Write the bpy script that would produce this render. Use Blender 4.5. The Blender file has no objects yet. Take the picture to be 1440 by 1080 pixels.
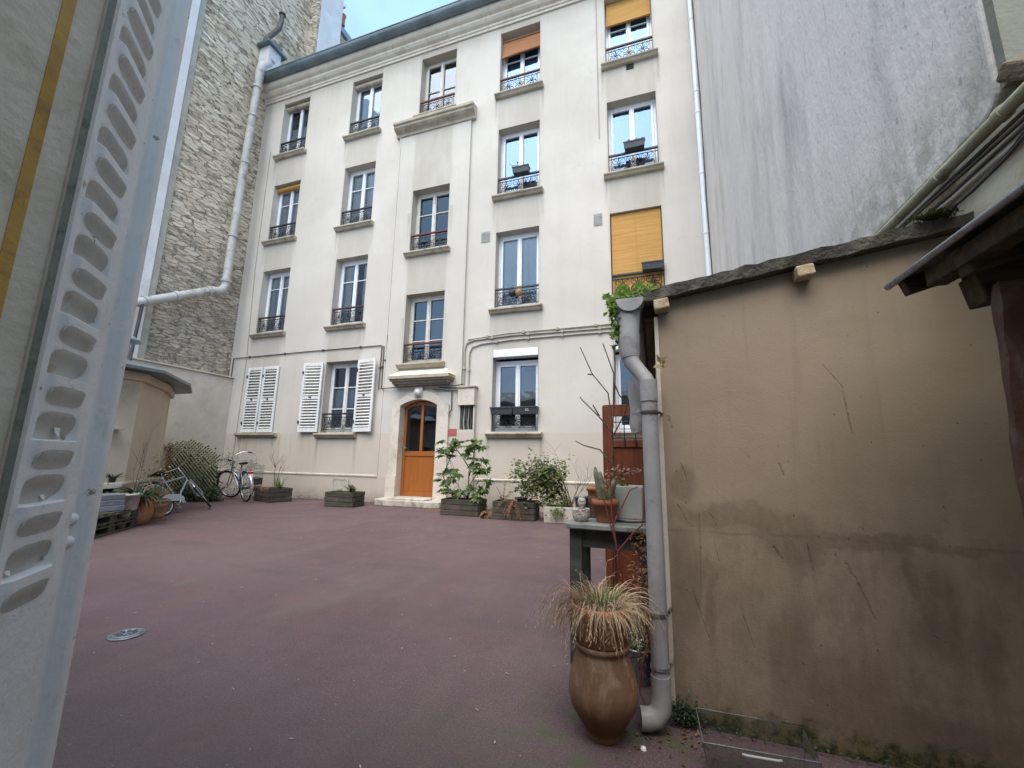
import bpy, bmesh, math, random
from mathutils import Vector, Matrix
R = math.radians
sc = bpy.context.scene
COL = sc.collection

# ------------------------------------------------------------------ mesh helpers
class MB:
    """collects faces, then builds ONE mesh object"""
    def __init__(s): s.v = []; s.f = []; s.m = []; s.sm = []
    def add(s, vs, fs, mi=0, smooth=False):
        b = len(s.v); s.v += [tuple(p) for p in vs]
        for f in fs: s.f.append([b + i for i in f]); s.m.append(mi); s.sm.append(smooth)
        return s
    def quad(s, a, b, c, d, mi=0, smooth=False): return s.add([a, b, c, d], [(0, 1, 2, 3)], mi, smooth)
    def box(s, x0, x1, y0, y1, z0, z1, mi=0):
        v = [(x0,y0,z0),(x1,y0,z0),(x1,y1,z0),(x0,y1,z0),(x0,y0,z1),(x1,y0,z1),(x1,y1,z1),(x0,y1,z1)]
        return s.add(v, [(3,2,1,0),(4,5,6,7),(0,1,5,4),(1,2,6,5),(2,3,7,6),(3,0,4,7)], mi)
    def obox(s, c, size, M=None, mi=0):
        """box of a size about a centre, turned by the matrix M"""
        hx, hy, hz = [q/2 for q in size]; M = M or Matrix.Identity(3); c = Vector(c)
        v = [c + M @ Vector((x*hx, y*hy, z*hz)) for z in (-1,1) for y in (-1,1) for x in (-1,1)]
        return s.add(v, [(2,3,1,0),(4,5,7,6),(0,1,5,4),(1,3,7,5),(3,2,6,7),(2,0,4,6)], mi)
    def bar(s, a, b, w, h, mi=0, up=(0,0,1)):
        a = Vector(a); b = Vector(b); d = (b-a); L = d.length; x = d/L
        y = Vector(up).cross(x)
        if y.length < 1e-4: y = Vector((0,1,0)).cross(x)
        y.normalize(); z = x.cross(y)
        return s.obox((a+b)/2, (L, w, h), Matrix((x,y,z)).transposed(), mi)
    def tube(s, pts, r, n=8, mi=0, caps=True, smooth=True):
        pts = [Vector(p) for p in pts]; k = len(pts)
        rr = r if isinstance(r, (list, tuple)) else [r]*k
        t = [(pts[min(i+1,k-1)] - pts[max(i-1,0)]).normalized() for i in range(k)]
        u = Vector((0,0,1)).cross(t[0])
        if u.length < .05: u = Vector((1,0,0)).cross(t[0])
        u.normalize(); vs = []
        for i in range(k):
            u = (u - t[i]*u.dot(t[i]))
            if u.length < 1e-5: u = t[i].orthogonal()
            u.normalize(); w = t[i].cross(u)
            for j in range(n):
                a = 2*math.pi*j/n
                vs.append(pts[i] + (u*math.cos(a) + w*math.sin(a))*rr[i])
        fs = [(i*n+j, i*n+(j+1)%n, (i+1)*n+(j+1)%n, (i+1)*n+j) for i in range(k-1) for j in range(n)]
        s.add(vs, fs, mi, smooth)
        if caps:
            s.add(vs[:n], [tuple(range(n))[::-1]], mi); s.add(vs[-n:], [tuple(range(n))], mi)
        return s
    def lathe(s, prof, c=(0,0,0), n=28, mi=0, wob=0, smooth=True, M=None):
        vs = []; c = Vector(c); k = len(prof); M = M or Matrix.Identity(3)
        for i, (r, z) in enumerate(prof):
            for j in range(n):
                a = 2*math.pi*j/n
                q = r*(1 + wob*math.sin(2*a + i*.7))
                vs.append(c + M @ Vector((q*math.cos(a), q*math.sin(a), z)))
        fs = [(i*n+j, i*n+(j+1)%n, (i+1)*n+(j+1)%n, (i+1)*n+j) for i in range(k-1) for j in range(n)]
        s.add(vs, fs, mi, smooth)
        if prof[0][0] > 1e-4: s.add(vs[:n], [tuple(range(n))[::-1]], mi)
        if prof[-1][0] > 1e-4: s.add(vs[-n:], [tuple(range(n))], mi)
        return s
    def prism(s, poly, axis, a, b, mi=0):
        """a polygon given in the two other axes, pushed from a to b along an axis"""
        def P(p, t):
            if axis == 'x': return (t, p[0], p[1])
            if axis == 'y': return (p[0], t, p[1])
            return (p[0], p[1], t)
        n = len(poly); vs = [P(p, a) for p in poly] + [P(p, b) for p in poly]
        fs = [tuple(range(n))[::-1], tuple(range(n, 2*n))] + [(i, (i+1)%n, n+(i+1)%n, n+i) for i in range(n)]
        return s.add(vs, fs, mi)
    def leaf(s, base, d, nrm, L, Wd, mi=0, fold=.15):
        base = Vector(base); d = Vector(d).normalized(); nrm = Vector(nrm)
        sd = d.cross(nrm)
        if sd.length < 1e-3: sd = d.orthogonal()
        sd.normalize(); up = sd.cross(d)
        a = base; b = base + d*L*.45 + sd*Wd/2 + up*Wd*fold; c = base + d*L; e = base + d*L*.45 - sd*Wd/2 + up*Wd*fold
        m = base + d*L*.5
        return s.add([a,b,c,e,m], [(0,1,4),(1,2,4),(2,3,4),(3,0,4)], mi, True)
    def blade(s, pts, w, nrm=None, mi=0):
        """a tapering strip along a path"""
        pts = [Vector(p) for p in pts]; k = len(pts); vs = []
        for i, p in enumerate(pts):
            t = (pts[min(i+1,k-1)] - pts[max(i-1,0)]).normalized()
            sd = t.cross(Vector(nrm) if nrm else Vector((.3,.2,1)))
            if sd.length < 1e-4: sd = t.orthogonal()
            sd.normalize(); ww = w*(1 - (i/(k-1))**1.5)*.5 + w*.06
            vs += [p + sd*ww, p - sd*ww]
        return s.add(vs, [(2*i, 2*i+1, 2*i+3, 2*i+2) for i in range(k-1)], mi, True)
    def mesh(s, name, origin=(0,0,0), fix=True):
        o = Vector(origin); me = bpy.data.meshes.new(name)
        me.from_pydata([tuple(Vector(p)-o) for p in s.v], [], s.f)
        me.polygons.foreach_set('material_index', s.m); me.polygons.foreach_set('use_smooth', s.sm)
        if fix:
            bm = bmesh.new(); bm.from_mesh(me)
            bmesh.ops.recalc_face_normals(bm, faces=bm.faces); bm.to_mesh(me); bm.free()
        me.update(); return me
    def build(s, name, mats, parent=None, origin=None, bevel=0, seg=2, fix=True):
        if origin is None:
            origin = (0,0,0)
            if parent is not None:
                r = parent
                while r.parent: r = r.parent
                origin = r.location if not r.get('local') else (0,0,0)
        me = s.mesh(name, origin, fix)
        for m in (mats if isinstance(mats, (list, tuple)) else [mats]): me.materials.append(m)
        o = bpy.data.objects.new(name, me); COL.objects.link(o)
        if parent is not None: o.parent = parent
        else: o.location = origin
        if bevel:
            b = o.modifiers.new('bevel', 'BEVEL'); b.width = bevel; b.segments = seg; b.limit_method = 'ANGLE'; b.angle_limit = R(40)
        return o

def thing(name, label, cat, loc=(0,0,0), group=None, local=False):
    o = bpy.data.objects.new(name, None); COL.objects.link(o); o.location = loc
    o.empty_display_size = .1
    o['label'] = label; o['category'] = cat
    if group: o['group'] = group
    if local: o['local'] = 1
    return o
def tag(o, label, cat, group=None):
    o['label'] = label; o['category'] = cat
    if group: o['group'] = group
    return o
def copy_tree(o, parent=None):
    c = o.copy(); COL.objects.link(c)
    if parent is not None: c.parent = parent
    for ch in list(o.children): copy_tree(ch, c)
    return c

# ------------------------------------------------------------------ material helpers
class NT:
    def __init__(s, name):
        s.mat = bpy.data.materials.new(name); s.mat.use_nodes = True
        s.t = s.mat.node_tree; s.t.nodes.clear()
        s.out = s.t.nodes.new('ShaderNodeOutputMaterial')
        s.b = s.n('ShaderNodeBsdfPrincipled'); s.t.links.new(s.b.outputs[0], s.out.inputs[0])
        s._pos = None
    def n(s, k, **kw):
        x = s.t.nodes.new(k)
        for a, v in kw.items(): setattr(x, a, v)
        return x
    def put(s, sock, v):
        if hasattr(v, 'is_output') or isinstance(v, bpy.types.NodeSocket): s.t.links.new(v, sock)
        elif isinstance(v, (tuple, list)) and len(v) == 3 and sock.type == 'RGBA': sock.default_value = (*v, 1)
        else: sock.default_value = v
    def obj(s): return s.n('ShaderNodeTexCoord').outputs['Object']
    def pos(s):
        if s._pos is None: s._pos = s.n('ShaderNodeNewGeometry').outputs['Position']
        return s._pos
    def scale(s, v, sc_, rot=(0,0,0)):
        m = s.n('ShaderNodeMapping'); s.put(m.inputs['Vector'], v); m.inputs['Scale'].default_value = sc_; m.inputs['Rotation'].default_value = rot
        return m.outputs[0]
    def noise(s, v, sc_=5, det=5, rough=.6, dist=0, col=False):
        x = s.n('ShaderNodeTexNoise'); s.put(x.inputs['Vector'], v)
        x.inputs['Scale'].default_value = sc_; x.inputs['Detail'].default_value = det
        x.inputs['Roughness'].default_value = rough; x.inputs['Distortion'].default_value = dist
        return x.outputs['Color' if col else 'Fac']
    def vor(s, v, sc_=5, feat='F1', out='Distance', rand=1):
        x = s.n('ShaderNodeTexVoronoi', feature=feat); s.put(x.inputs['Vector'], v)
        x.inputs['Scale'].default_value = sc_; x.inputs['Randomness'].default_value = rand
        return x.outputs[out]
    def ramp(s, f, stops, interp='LINEAR'):
        x = s.n('ShaderNodeValToRGB'); s.put(x.inputs[0], f); x.color_ramp.interpolation = interp
        e = x.color_ramp.elements
        while len(e) < len(stops): e.new(.5)
        for el, (p, c) in zip(e, stops):
            el.position = p; el.color = (*c, 1) if isinstance(c, (tuple, list)) else (c, c, c, 1)
        return x.outputs[0]
    def ms(s, f, a, b, c=0, d=1):
        """smooth step of f from a..b to c..d"""
        x = s.n('ShaderNodeMapRange', interpolation_type='SMOOTHSTEP'); s.put(x.inputs[0], f)
        for i, v in enumerate((a, b, c, d)): x.inputs[1+i].default_value = v
        return x.outputs[0]
    def mix(s, f, a, b, mode='MIX'):
        x = s.n('ShaderNodeMix', data_type='RGBA', blend_type=mode)
        s.put(x.inputs[0], f); s.put(x.inputs[6], a); s.put(x.inputs[7], b); return x.outputs[2]
    def m(s, op, a, b=0, c=0):
        x = s.n('ShaderNodeMath', operation=op); s.put(x.inputs[0], a); s.put(x.inputs[1], b); s.put(x.inputs[2], c); return x.outputs[0]
    def xyz(s, v):
        x = s.n('ShaderNodeSeparateXYZ'); s.put(x.inputs[0], v); return x.outputs
    def comb(s, x, y, z):
        q = s.n('ShaderNodeCombineXYZ'); s.put(q.inputs[0], x); s.put(q.inputs[1], y); s.put(q.inputs[2], z); return q.outputs[0]
    def bump(s, h, st=.3, dist=.02, prev=None):
        x = s.n('ShaderNodeBump'); s.put(x.inputs['Height'], h); x.inputs['Strength'].default_value = st; x.inputs['Distance'].default_value = dist
        if prev is not None: s.t.links.new(prev, x.inputs['Normal'])
        return x.outputs[0]
    def fin(s, col, rough=.8, nrm=None, metal=0, spec=.4):
        s.put(s.b.inputs['Base Color'], col); s.put(s.b.inputs['Roughness'], rough)
        s.b.inputs['Metallic'].default_value = metal; s.b.inputs['Specular IOR Level'].default_value = spec
        if nrm is not None: s.t.links.new(nrm, s.b.inputs['Normal'])
        return s.mat
    def rnd(s): return s.n('ShaderNodeNewGeometry').outputs['Random Per Island']

def pm(name, c1, c2, sc_=4, rough=.8, bump=.2, bs=40, metal=0, st=(1,1,1), spec=.35, dirt=None, dsc=3, damt=.5, lo=.35, hi=.65, bd=.01):
    t = NT(name); v = t.scale(t.obj(), st)
    f = t.ms(t.noise(v, sc_, 6, .62), lo, hi)
    c = t.mix(f, c1, c2)
    if dirt: c = t.mix(t.m('MULTIPLY', t.ms(t.noise(v, dsc, 8, .7, .4), .5, .68), damt), c, dirt)
    rr = t.ms(t.noise(v, sc_*2, 4), .3, .7, max(rough-.1, .03), min(rough+.08, 1))
    return t.fin(c, rr, t.bump(t.noise(v, bs, 5, .6), bump, bd), metal, spec)

def leafmat(name, stops, rough=.5, trans=.35, spec=.35):
    t = NT(name); c = t.ramp(t.rnd(), stops)
    c = t.mix(t.ms(t.noise(t.obj(), 30, 3), .35, .7, 0, .35), c, t.mix(.5, c, (.02,.025,.01)))
    t.fin(c, rough, None, 0, spec)
    tr = t.n('ShaderNodeBsdfTranslucent'); t.put(tr.inputs[0], c)
    mx = t.n('ShaderNodeMixShader'); mx.inputs[0].default_value = trans
    t.t.links.new(t.b.outputs[0], mx.inputs[1]); t.t.links.new(tr.outputs[0], mx.inputs[2])
    t.t.links.new(mx.outputs[0], t.out.inputs[0]); return t.mat

def segmask(t, px, pz, x0, z0, x1, z1, w):
    """1 on a scratch between two points of a wall, fading out within w"""
    dx, dz = x1-x0, z1-z0; L2 = dx*dx + dz*dz
    ax = t.m('SUBTRACT', px, x0); az = t.m('SUBTRACT', pz, z0)
    h = t.m('ADD', t.m('MULTIPLY', ax, dx/L2), t.m('MULTIPLY', az, dz/L2))
    c = t.n('ShaderNodeClamp'); t.put(c.inputs[0], h); h = c.outputs[0]
    ex = t.m('SUBTRACT', ax, t.m('MULTIPLY', h, dx)); ez = t.m('SUBTRACT', az, t.m('MULTIPLY', h, dz))
    d = t.m('SQRT', t.m('ADD', t.m('MULTIPLY', ex, ex), t.m('MULTIPLY', ez, ez)))
    d = t.m('ADD', d, t.m('MULTIPLY', t.m('SUBTRACT', t.noise(t.pos(), 70, 3), .5), w*1.5))
    return t.ms(d, w*.12, w*.62, 1, 0)
def blob(t, px, pz, cx, cz, rx, rz, lo=.75, hi=1.1):
    ax = t.m('DIVIDE', t.m('SUBTRACT', px, cx), rx); az = t.m('DIVIDE', t.m('SUBTRACT', pz, cz), rz)
    d = t.m('SQRT', t.m('ADD', t.m('MULTIPLY', ax, ax), t.m('MULTIPLY', az, az)))
    return t.ms(d, lo, hi, 1, 0)
def rectm(t, p, a, b, soft):
    return t.m('MULTIPLY', t.ms(p, a-soft, a+soft), t.ms(p, b-soft, b+soft, 1, 0))

# ------------------------------------------------------------------ materials
MT = {}
def facade_mat(name, base_z=True, bays=True):
    t = NT(name); p = t.pos(); x, y, z = t.xyz(p)
    wob = t.m('MULTIPLY', t.m('SUBTRACT', t.noise(p, 1.3, 5, .65), .5), .16)
    zz = t.m('ADD', z, 0); xx = t.m('ADD', x, wob)
    c = t.mix(t.ms(t.noise(p, .55, 6, .6), .35, .68), (.535,.495,.435), (.61,.57,.51))
    # runs of dirt
    st = t.noise(t.scale(p, (9,9,.35)), 1, 6, .65)
    c = t.mix(t.ms(st, .54, .8, 0, .24), c, (.37,.34,.29))
    st2 = t.noise(t.scale(p, (2.6,2.6,.12)), 1, 5, .6)
    c = t.mix(t.ms(st2, .5, .75, 0, .2), c, (.43,.395,.34))
    if bays:
        mk = None
        for a, b in ((-10.52,-9.5),(-7.95,-6.9),(-5.66,-4.57),(-3.36,-2.28),(-.76,.32)):
            r = rectm(t, xx, a, b, .05); mk = r if mk is None else t.m('MAXIMUM', mk, r)
        # the band washed less by rain under the sills
        mk = t.m('MULTIPLY', mk, t.ms(z, 1.5, 1.62))
        mk = t.m('MULTIPLY', mk, t.ms(t.noise(t.scale(p, (3,3,.8)), 1, 4), .25, .6, .55, 1))
        c = t.mix(t.m('MULTIPLY', mk, .62), c, (.395,.355,.295))
        # warmer paint of the lowest storey, its plinth and damp
        low = t.ms(t.m('ADD', z, t.m('MULTIPLY', wob, .06)), 1.565, 1.585, 1, 0)
        c = t.mix(t.m('MULTIPLY', low, .7), c, t.mix(t.ms(t.noise(p, .8, 5), .3, .7), (.50,.435,.36), (.55,.485,.405)))
        pl = t.ms(z, .56, .6, 1, 0)
        c = t.mix(t.m('MULTIPLY', pl, .35), c, (.39,.34,.285))
        damp = t.ms(t.m('ADD', z, t.m('MULTIPLY', t.noise(p, 3, 7, .7), .5)), .2, .62, 1, 0)
        c = t.mix(t.m('MULTIPLY', damp, .75), c, (.27,.22,.185))
        # rust streaks below the left shutters
        rs = t.noise(t.scale(p, (16,1,.7)), 1, 4, .6)
        rm = t.m('MULTIPLY', t.m('MAXIMUM', rectm(t, x, -10.75, -9.95, .3), rectm(t, x, -9.35, -8.3, .3)), t.m('MULTIPLY', t.ms(z, .5, 1.1), t.ms(z, 1.56, 1.58, 1, 0)))
        c = t.mix(t.m('MULTIPLY', t.m('MULTIPLY', rm, t.ms(rs, .52, .72)), .7), c, (.36,.235,.11))
    if bays:
        ed = None
        for a, b in ((-10.52,-9.51),(-7.93,-6.91),(-5.64,-4.59),(-3.34,-2.30),(-.74,.30)):
            for q in (a-.07, b+.07):
                r = rectm(t, t.m('ADD', x, t.m('MULTIPLY', wob, .3)), q-.035, q+.035, .03); ed = r if ed is None else t.m('MAXIMUM', ed, r)
        f = t.m('FRACT', t.m('DIVIDE', t.m('SUBTRACT', 9.93, z), 2.783)); f = t.m('ADD', f, t.m('MULTIPLY', t.noise(p, 1.1, 3), .3))
        run_ = t.m('MULTIPLY', t.m('MULTIPLY', ed, t.ms(f, .16, .55, 1, 0)), t.m('MULTIPLY', t.ms(z, 9.85, 9.93, 1, 0), t.ms(t.noise(t.scale(p, (24,1,.6)), 1, 4, .65), .36, .62)))
        c = t.mix(t.m('MULTIPLY', run_, .7), c, (.25,.215,.165))
        # darker towards the cornice, broken up by the streaks
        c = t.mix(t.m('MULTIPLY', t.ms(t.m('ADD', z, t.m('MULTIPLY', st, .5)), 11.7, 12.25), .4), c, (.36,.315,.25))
    ck = t.n('ShaderNodeVectorMath', operation='MULTIPLY_ADD'); t.put(ck.inputs[0], t.noise(p, 2.4, 6, .7, col=True)); ck.inputs[1].default_value = (.7,.7,.7); t.put(ck.inputs[2], p)
    cr = t.m('MULTIPLY', t.ms(t.vor(ck.outputs[0], .55, 'DISTANCE_TO_EDGE'), .0035, .0012), t.ms(t.noise(p, .5, 3), .54, .6))
    c = t.mix(t.m('MULTIPLY', cr, .28), c, (.25,.21,.165))
    rp = t.noise(p, .42, 2, .35, .6); c = t.mix(t.ms(rp, .555, .575, 0, .10), c, (.66,.62,.545))
    c = t.mix(t.ms(t.noise(p, 14, 6, .7), .62, .8, 0, .3), c, (.40,.36,.30))
    n1 = t.bump(t.noise(p, 90, 4, .6), .25, .004); n2 = t.bump(t.noise(p, 2.2, 4, .5), .25, .03, n1)
    MT[name] = t.fin(c, .92, n2, 0, .2)
facade_mat('facade_render')
facade_mat('plain_render', bays=False)

def stone_mat():
    t = NT('rubble_stone'); p = t.pos(); x, y, z = t.xyz(p)
    q = t.comb(x, t.m('MULTIPLY', y, .82), t.m('MULTIPLY', z, 3.3))
    w = t.n('ShaderNodeVectorMath', operation='MULTIPLY_ADD'); t.put(w.inputs[0], t.noise(p, 5, 5, .7, col=True)); w.inputs[1].default_value = (.20,.20,.50); t.put(w.inputs[2], q)
    v = w.outputs[0]
    d = t.vor(v, 3.6, 'DISTANCE_TO_EDGE'); cc = t.vor(v, 3.6, 'F1', 'Color')
    r = t.xyz(cc)[0]
    stone = t.ramp(r, [(0,(.24,.19,.14)),(.14,(.47,.375,.265)),(.4,(.68,.58,.43)),(.6,(.80,.71,.57)),(.8,(.56,.46,.335)),(.92,(.74,.66,.52)),(1,(.33,.28,.22))])
    stone = t.mix(t.ms(t.noise(t.scale(p, (1,1,2.2)), 8, 7, .75), .47, .62, 0, .6), stone, (.78,.71,.59))
    stone = t.mix(t.ms(t.noise(t.scale(p, (1,1,2.4)), 5, 7, .75), .57, .69, 0, .6), stone, (.27,.22,.165))
    mort = t.mix(t.ms(t.noise(p, 6, 6, .7), .42, .6), (.19,.16,.125), (.56,.485,.38))
    edge = t.ms(t.m('ADD', d, t.m('MULTIPLY', t.m('SUBTRACT', t.noise(p, 13, 6, .75), .5), .22)), .01, .09)
    c = t.mix(edge, mort, stone)
    # grey cement wash on the lower part, in patches
    gw = t.m('MULTIPLY', t.ms(t.m('ADD', z, t.m('MULTIPLY', t.noise(p, .45, 5), 5)), 6.8, 9.6, 1, 0), t.ms(t.noise(p, 2.4, 7, .65), .32, .62, .45, 1))
    c = t.mix(t.m('MULTIPLY', gw, .8), c, t.mix(t.ms(t.noise(p, 12, 6, .7), .4, .62), (.20,.185,.165), (.38,.33,.27)))
    c = t.mix(t.ms(t.noise(p, .9, 6, .6), .5, .75, 0, .3), c, (.42,.365,.30))
    h = t.m('ADD', t.m('MULTIPLY', edge, .8), t.m('MULTIPLY', t.noise(p, 11, 7, .7), .9))
    h = t.m('ADD', h, t.m('MULTIPLY', r, .5))
    MT['rubble_stone'] = t.fin(c, .95, t.bump(h, .75, .055), 0, .15)
stone_mat()

def ground_mat():
    t = NT('red_asphalt'); p = t.pos(); x, y, z = t.xyz(p)
    c = t.mix(t.ms(t.noise(p, .55, 6, .62), .32, .68), (.088,.053,.059), (.122,.079,.085))
    c = t.mix(t.ms(t.noise(t.scale(p, (1,.45,1), (0,0,R(25))), .9, 6, .62), .5, .74, 0, .8), c, (.138,.100,.088))
    c = t.mix(t.ms(t.noise(t.scale(p, (.5,1.6,1), (0,0,R(-14))), 1.3, 6, .6), .52, .72, 0, .6), c, (.066,.050,.054))
    c = t.mix(t.ms(t.noise(p, 2.6, 7, .68), .52, .68, 0, .42), c, (.150,.073,.066))
    g = t.noise(p, 150, 4, .8); c = t.mix(t.ms(g, .53, .66, 0, .8), c, (.30,.225,.225)); c = t.mix(t.ms(t.noise(p, 62, 6, .8), .55, .66, 0, .55), c, (.23,.165,.168)); c = t.mix(t.ms(t.noise(p, 48, 6, .8), .56, .66, 0, .5), c, (.04,.03,.032))
    c = t.mix(t.ms(t.noise(p, 120, 4, .8), .53, .66, 0, .75), c, (.028,.022,.024))
    # pale grit pressed in the surface
    vd = t.vor(p, 34, 'F1'); vr = t.xyz(t.vor(p, 34, 'F1', 'Color'))[0]
    c = t.mix(t.m('MULTIPLY', t.ms(vd, .10, .06), t.ms(vr, .90, .93)), c, (.52,.46,.40))
    # damp margins by the walls, moss
    edge = t.m('MAXIMUM', t.ms(t.m('ADD', y, t.m('MULTIPLY', t.noise(p, 1.8, 6), .8)), 8.2, 8.75), t.ms(t.m('SUBTRACT', y, t.m('MULTIPLY', t.noise(p, 2.5, 5), .5)), 1.9, .9))
    c = t.mix(t.m('MULTIPLY', edge, .55), c, (.05,.04,.037))
    ms_ = t.m('MULTIPLY', blob(t, x, y, -.15, 1.75, .9, .55, .3, 1.1), t.ms(t.noise(p, 5, 6, .7), .46, .64))
    c = t.mix(t.m('MULTIPLY', ms_, .75), c, (.075,.083,.042))
    orange = t.m('MULTIPLY', rectm(t, y, 7.55, 8.2, .3), t.ms(t.noise(p, 1.6, 4), .5, .64))
    c = t.mix(t.m('MULTIPLY', orange, .6), c, (.21,.085,.055))
    nb = t.bump(t.noise(p, 230, 3, .7), .5, .006); nb = t.bump(t.noise(p, 3, 4, .5), .15, .05, nb)
    MT['red_asphalt'] = t.fin(c, t.ms(t.noise(p, 3, 5), .3, .7, .62, .82), nb, 0, .4)
ground_mat()

def shed_mat():
    t = NT('shed_plaster'); p = t.pos(); x, y, z = t.xyz(p)
    c = t.mix(t.ms(t.noise(p, 1.1, 6, .6), .3, .7), (.275,.213,.155), (.335,.262,.193))
    c = t.mix(t.ms(x, .45, 1.15, 0, .55), c, (.295,.245,.16))
    dx = t.m('ADD', x, t.m('MULTIPLY', t.m('SUBTRACT', t.noise(p, 6, 7, .7), .5), .13))
    dz = t.m('ADD', z, t.m('MULTIPLY', t.m('SUBTRACT', t.noise(p, 5, 6, .65), .5), .22))
    wet = t.ms(t.noise(t.scale(p, (2.2,1,.6)), 10, 7, .72), .25, .62, .45, 1)
    dark = None
    for b in ((.10,.55,.075,.28,.7,1.02),(.185,.47,.028,.22,.6,1.05),(.10,.93,.07,.10,.4,1.2),(.50,.72,.13,.13,.5,1.15),(.45,.32,.09,.21,.5,1.05),(.60,.23,.22,.15,.3,1.2),(.93,.50,.085,.20,.75,1.0),(.86,.66,.03,.12,.6,1.1),(1.05,.42,.06,.2,.6,1.1),(.30,.80,.3,.06,.2,1.2),(.72,.74,.5,.035,.1,1.2),(.78,.12,.5,.10,.2,1.2)):
        q = blob(t, dx, dz, *b[:4], .48, 1.1); dark = q if dark is None else t.m('MAXIMUM', dark, q)
    c = t.mix(t.m('MULTIPLY', t.m('MULTIPLY', dark, wet), .6), c, (.15,.11,.075))
    gr = t.m('MULTIPLY', t.ms(t.m('ADD', z, t.m('MULTIPLY', t.noise(p, 2.2, 6, .65), .7)), 1.42, .95), t.ms(t.noise(t.scale(p, (1.6,1,.7)), 7, 8, .74), .38, .66))
    c = t.mix(t.m('MULTIPLY', gr, .5), c, (.16,.12,.085))
    c = t.mix(t.m('MULTIPLY', t.ms(t.noise(t.scale(p, (22,1,1.2)), 1, 6, .7), .52, .72), .25), c, (.17,.13,.095))
    # lifted paint with a paler rim of brush marks
    br = t.noise(t.scale(p, (30,1,9), (0,R(-25),0)), 1, 4, .6)
    c = t.mix(t.m('MULTIPLY', t.m('MULTIPLY', blob(t, dx, dz, .52, .78, .12, .13, .5, 1.1), t.ms(br, .56, .68)), .5), c, (.25,.20,.16))
    # scratches and knocks
    sm = None
    for s in ((.665,1.43,.72,1.34,.006),(.72,1.34,.735,1.15,.006),(.055,1.23,.068,1.18,.012),(.475,1.03,.485,.985,.008),(.075,.85,.115,.77,.005),(.20,.82,.225,.77,.004),(.21,.70,.225,.63,.004),(.30,.43,.33,.32,.0045),(.665,.66,.70,.58,.011),(.70,.58,.735,.47,.005),(.545,.72,.555,.62,.006),(.43,.70,.45,.66,.012),(.12,.5,.17,.33,.004),(.16,.82,.15,.5,.004),(.10,1.02,.12,.95,.006),(.90,.44,.93,.42,.004)):
        q = segmask(t, x, z, *s); sm = q if sm is None else t.m('MAXIMUM', sm, q)
    c = t.mix(t.m('MULTIPLY', sm, t.ms(t.noise(p, 45, 4), .38, .6, .05, .5)), c, (.09,.058,.04))
    # splashes
    vd = t.vor(t.scale(p, (1.5,1,.8)), 42, 'F1'); vr = t.xyz(t.vor(t.scale(p, (1.5,1,.8)), 42, 'F1', 'Color'))[0]
    spl = t.m('MULTIPLY', t.ms(vd, .26, .14), t.m('MULTIPLY', t.ms(vr, .6, .66), blob(t, x, z, .66, .74, .13, .10, .3, 1.0)))
    few = t.m('MULTIPLY', t.ms(vd, .2, .12), t.ms(vr, .972, .98))
    c = t.mix(t.m('MULTIPLY', t.m('MAXIMUM', spl, few), .8), c, (.07,.04,.022))
    ln = t.m('MULTIPLY', rectm(t, t.m('ADD', z, t.m('MULTIPLY', t.noise(p, 3, 3), .03)), .755, .763, .006), t.ms(t.noise(p, 6, 4), .35, .6))
    c = t.mix(t.m('MULTIPLY', ln, .5), c, (.13,.095,.068))
    # moss at the foot, dust under the slab
    foot = t.ms(t.m('ADD', z, t.m('MULTIPLY', t.noise(p, 9, 7, .7), .28)), .16, .25, 1, 0)
    c = t.mix(foot, c, t.mix(t.ms(t.noise(p, 24, 5, .7), .42, .6), (.035,.038,.018), (.14,.12,.05)))
    c = t.mix(t.ms(t.noise(p, 40, 6, .7), .6, .75, 0, .25), c, (.12,.09,.065))
    nb = t.bump(t.noise(p, 120, 5, .65), .3, .004); nb = t.bump(t.noise(p, 6, 5, .5), .3, .012, nb); nb = t.bump(t.m('MULTIPLY', sm, -1), .5, .004, nb)
    MT['shed_plaster'] = t.fin(c, .85, nb, 0, .25)
shed_mat()

def gable_mat():
    t = NT('gable_render'); p = t.pos(); x, y, z = t.xyz(p)
    c = t.mix(t.ms(t.noise(p, .6, 6, .6), .3, .7), (.655,.61,.57), (.73,.685,.64))
    s1 = t.noise(t.scale(p, (1,1.3,.26), (R(-20),0,0)), 1.35, 7, .64); c = t.mix(t.ms(s1, .49, .70, 0, .6), c, (.38,.365,.35))
    s2 = t.noise(t.scale(p, (1,3.4,.45), (R(-16),0,0)), 1, 6, .62); c = t.mix(t.ms(s2, .54, .74, 0, .34), c, (.27,.275,.285))
    c = t.mix(t.ms(t.noise(t.scale(p, (1,15,1.2), (R(-16),0,0)), 1, 5, .6), .63, .70, 0, .4), c, (.27,.265,.26))
    chip = t.m('MULTIPLY', t.ms(y, 3.6, 1.9), t.ms(t.noise(t.scale(p, (1,34,15), (R(30),0,0)), 1, 4, .6), .62, .68))
    c = t.mix(t.m('MULTIPLY', chip, .55), c, (.28,.26,.235))
    g = t.m('MULTIPLY', t.ms(z, 2.75, 2.2), t.ms(t.noise(p, 9, 6, .7), .35, .6)); c = t.mix(t.m('MULTIPLY', g, .8), c, (.30,.31,.255))
    nb = t.bump(t.noise(t.scale(p, (1,1,.6)), 26, 6, .68), .55, .015); nb = t.bump(t.noise(t.scale(p, (1,1.3,.8)), 3.5, 5, .55), .4, .04, nb)
    MT['gable_render'] = t.fin(c, .9, nb, 0, .25)
gable_mat()

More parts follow.
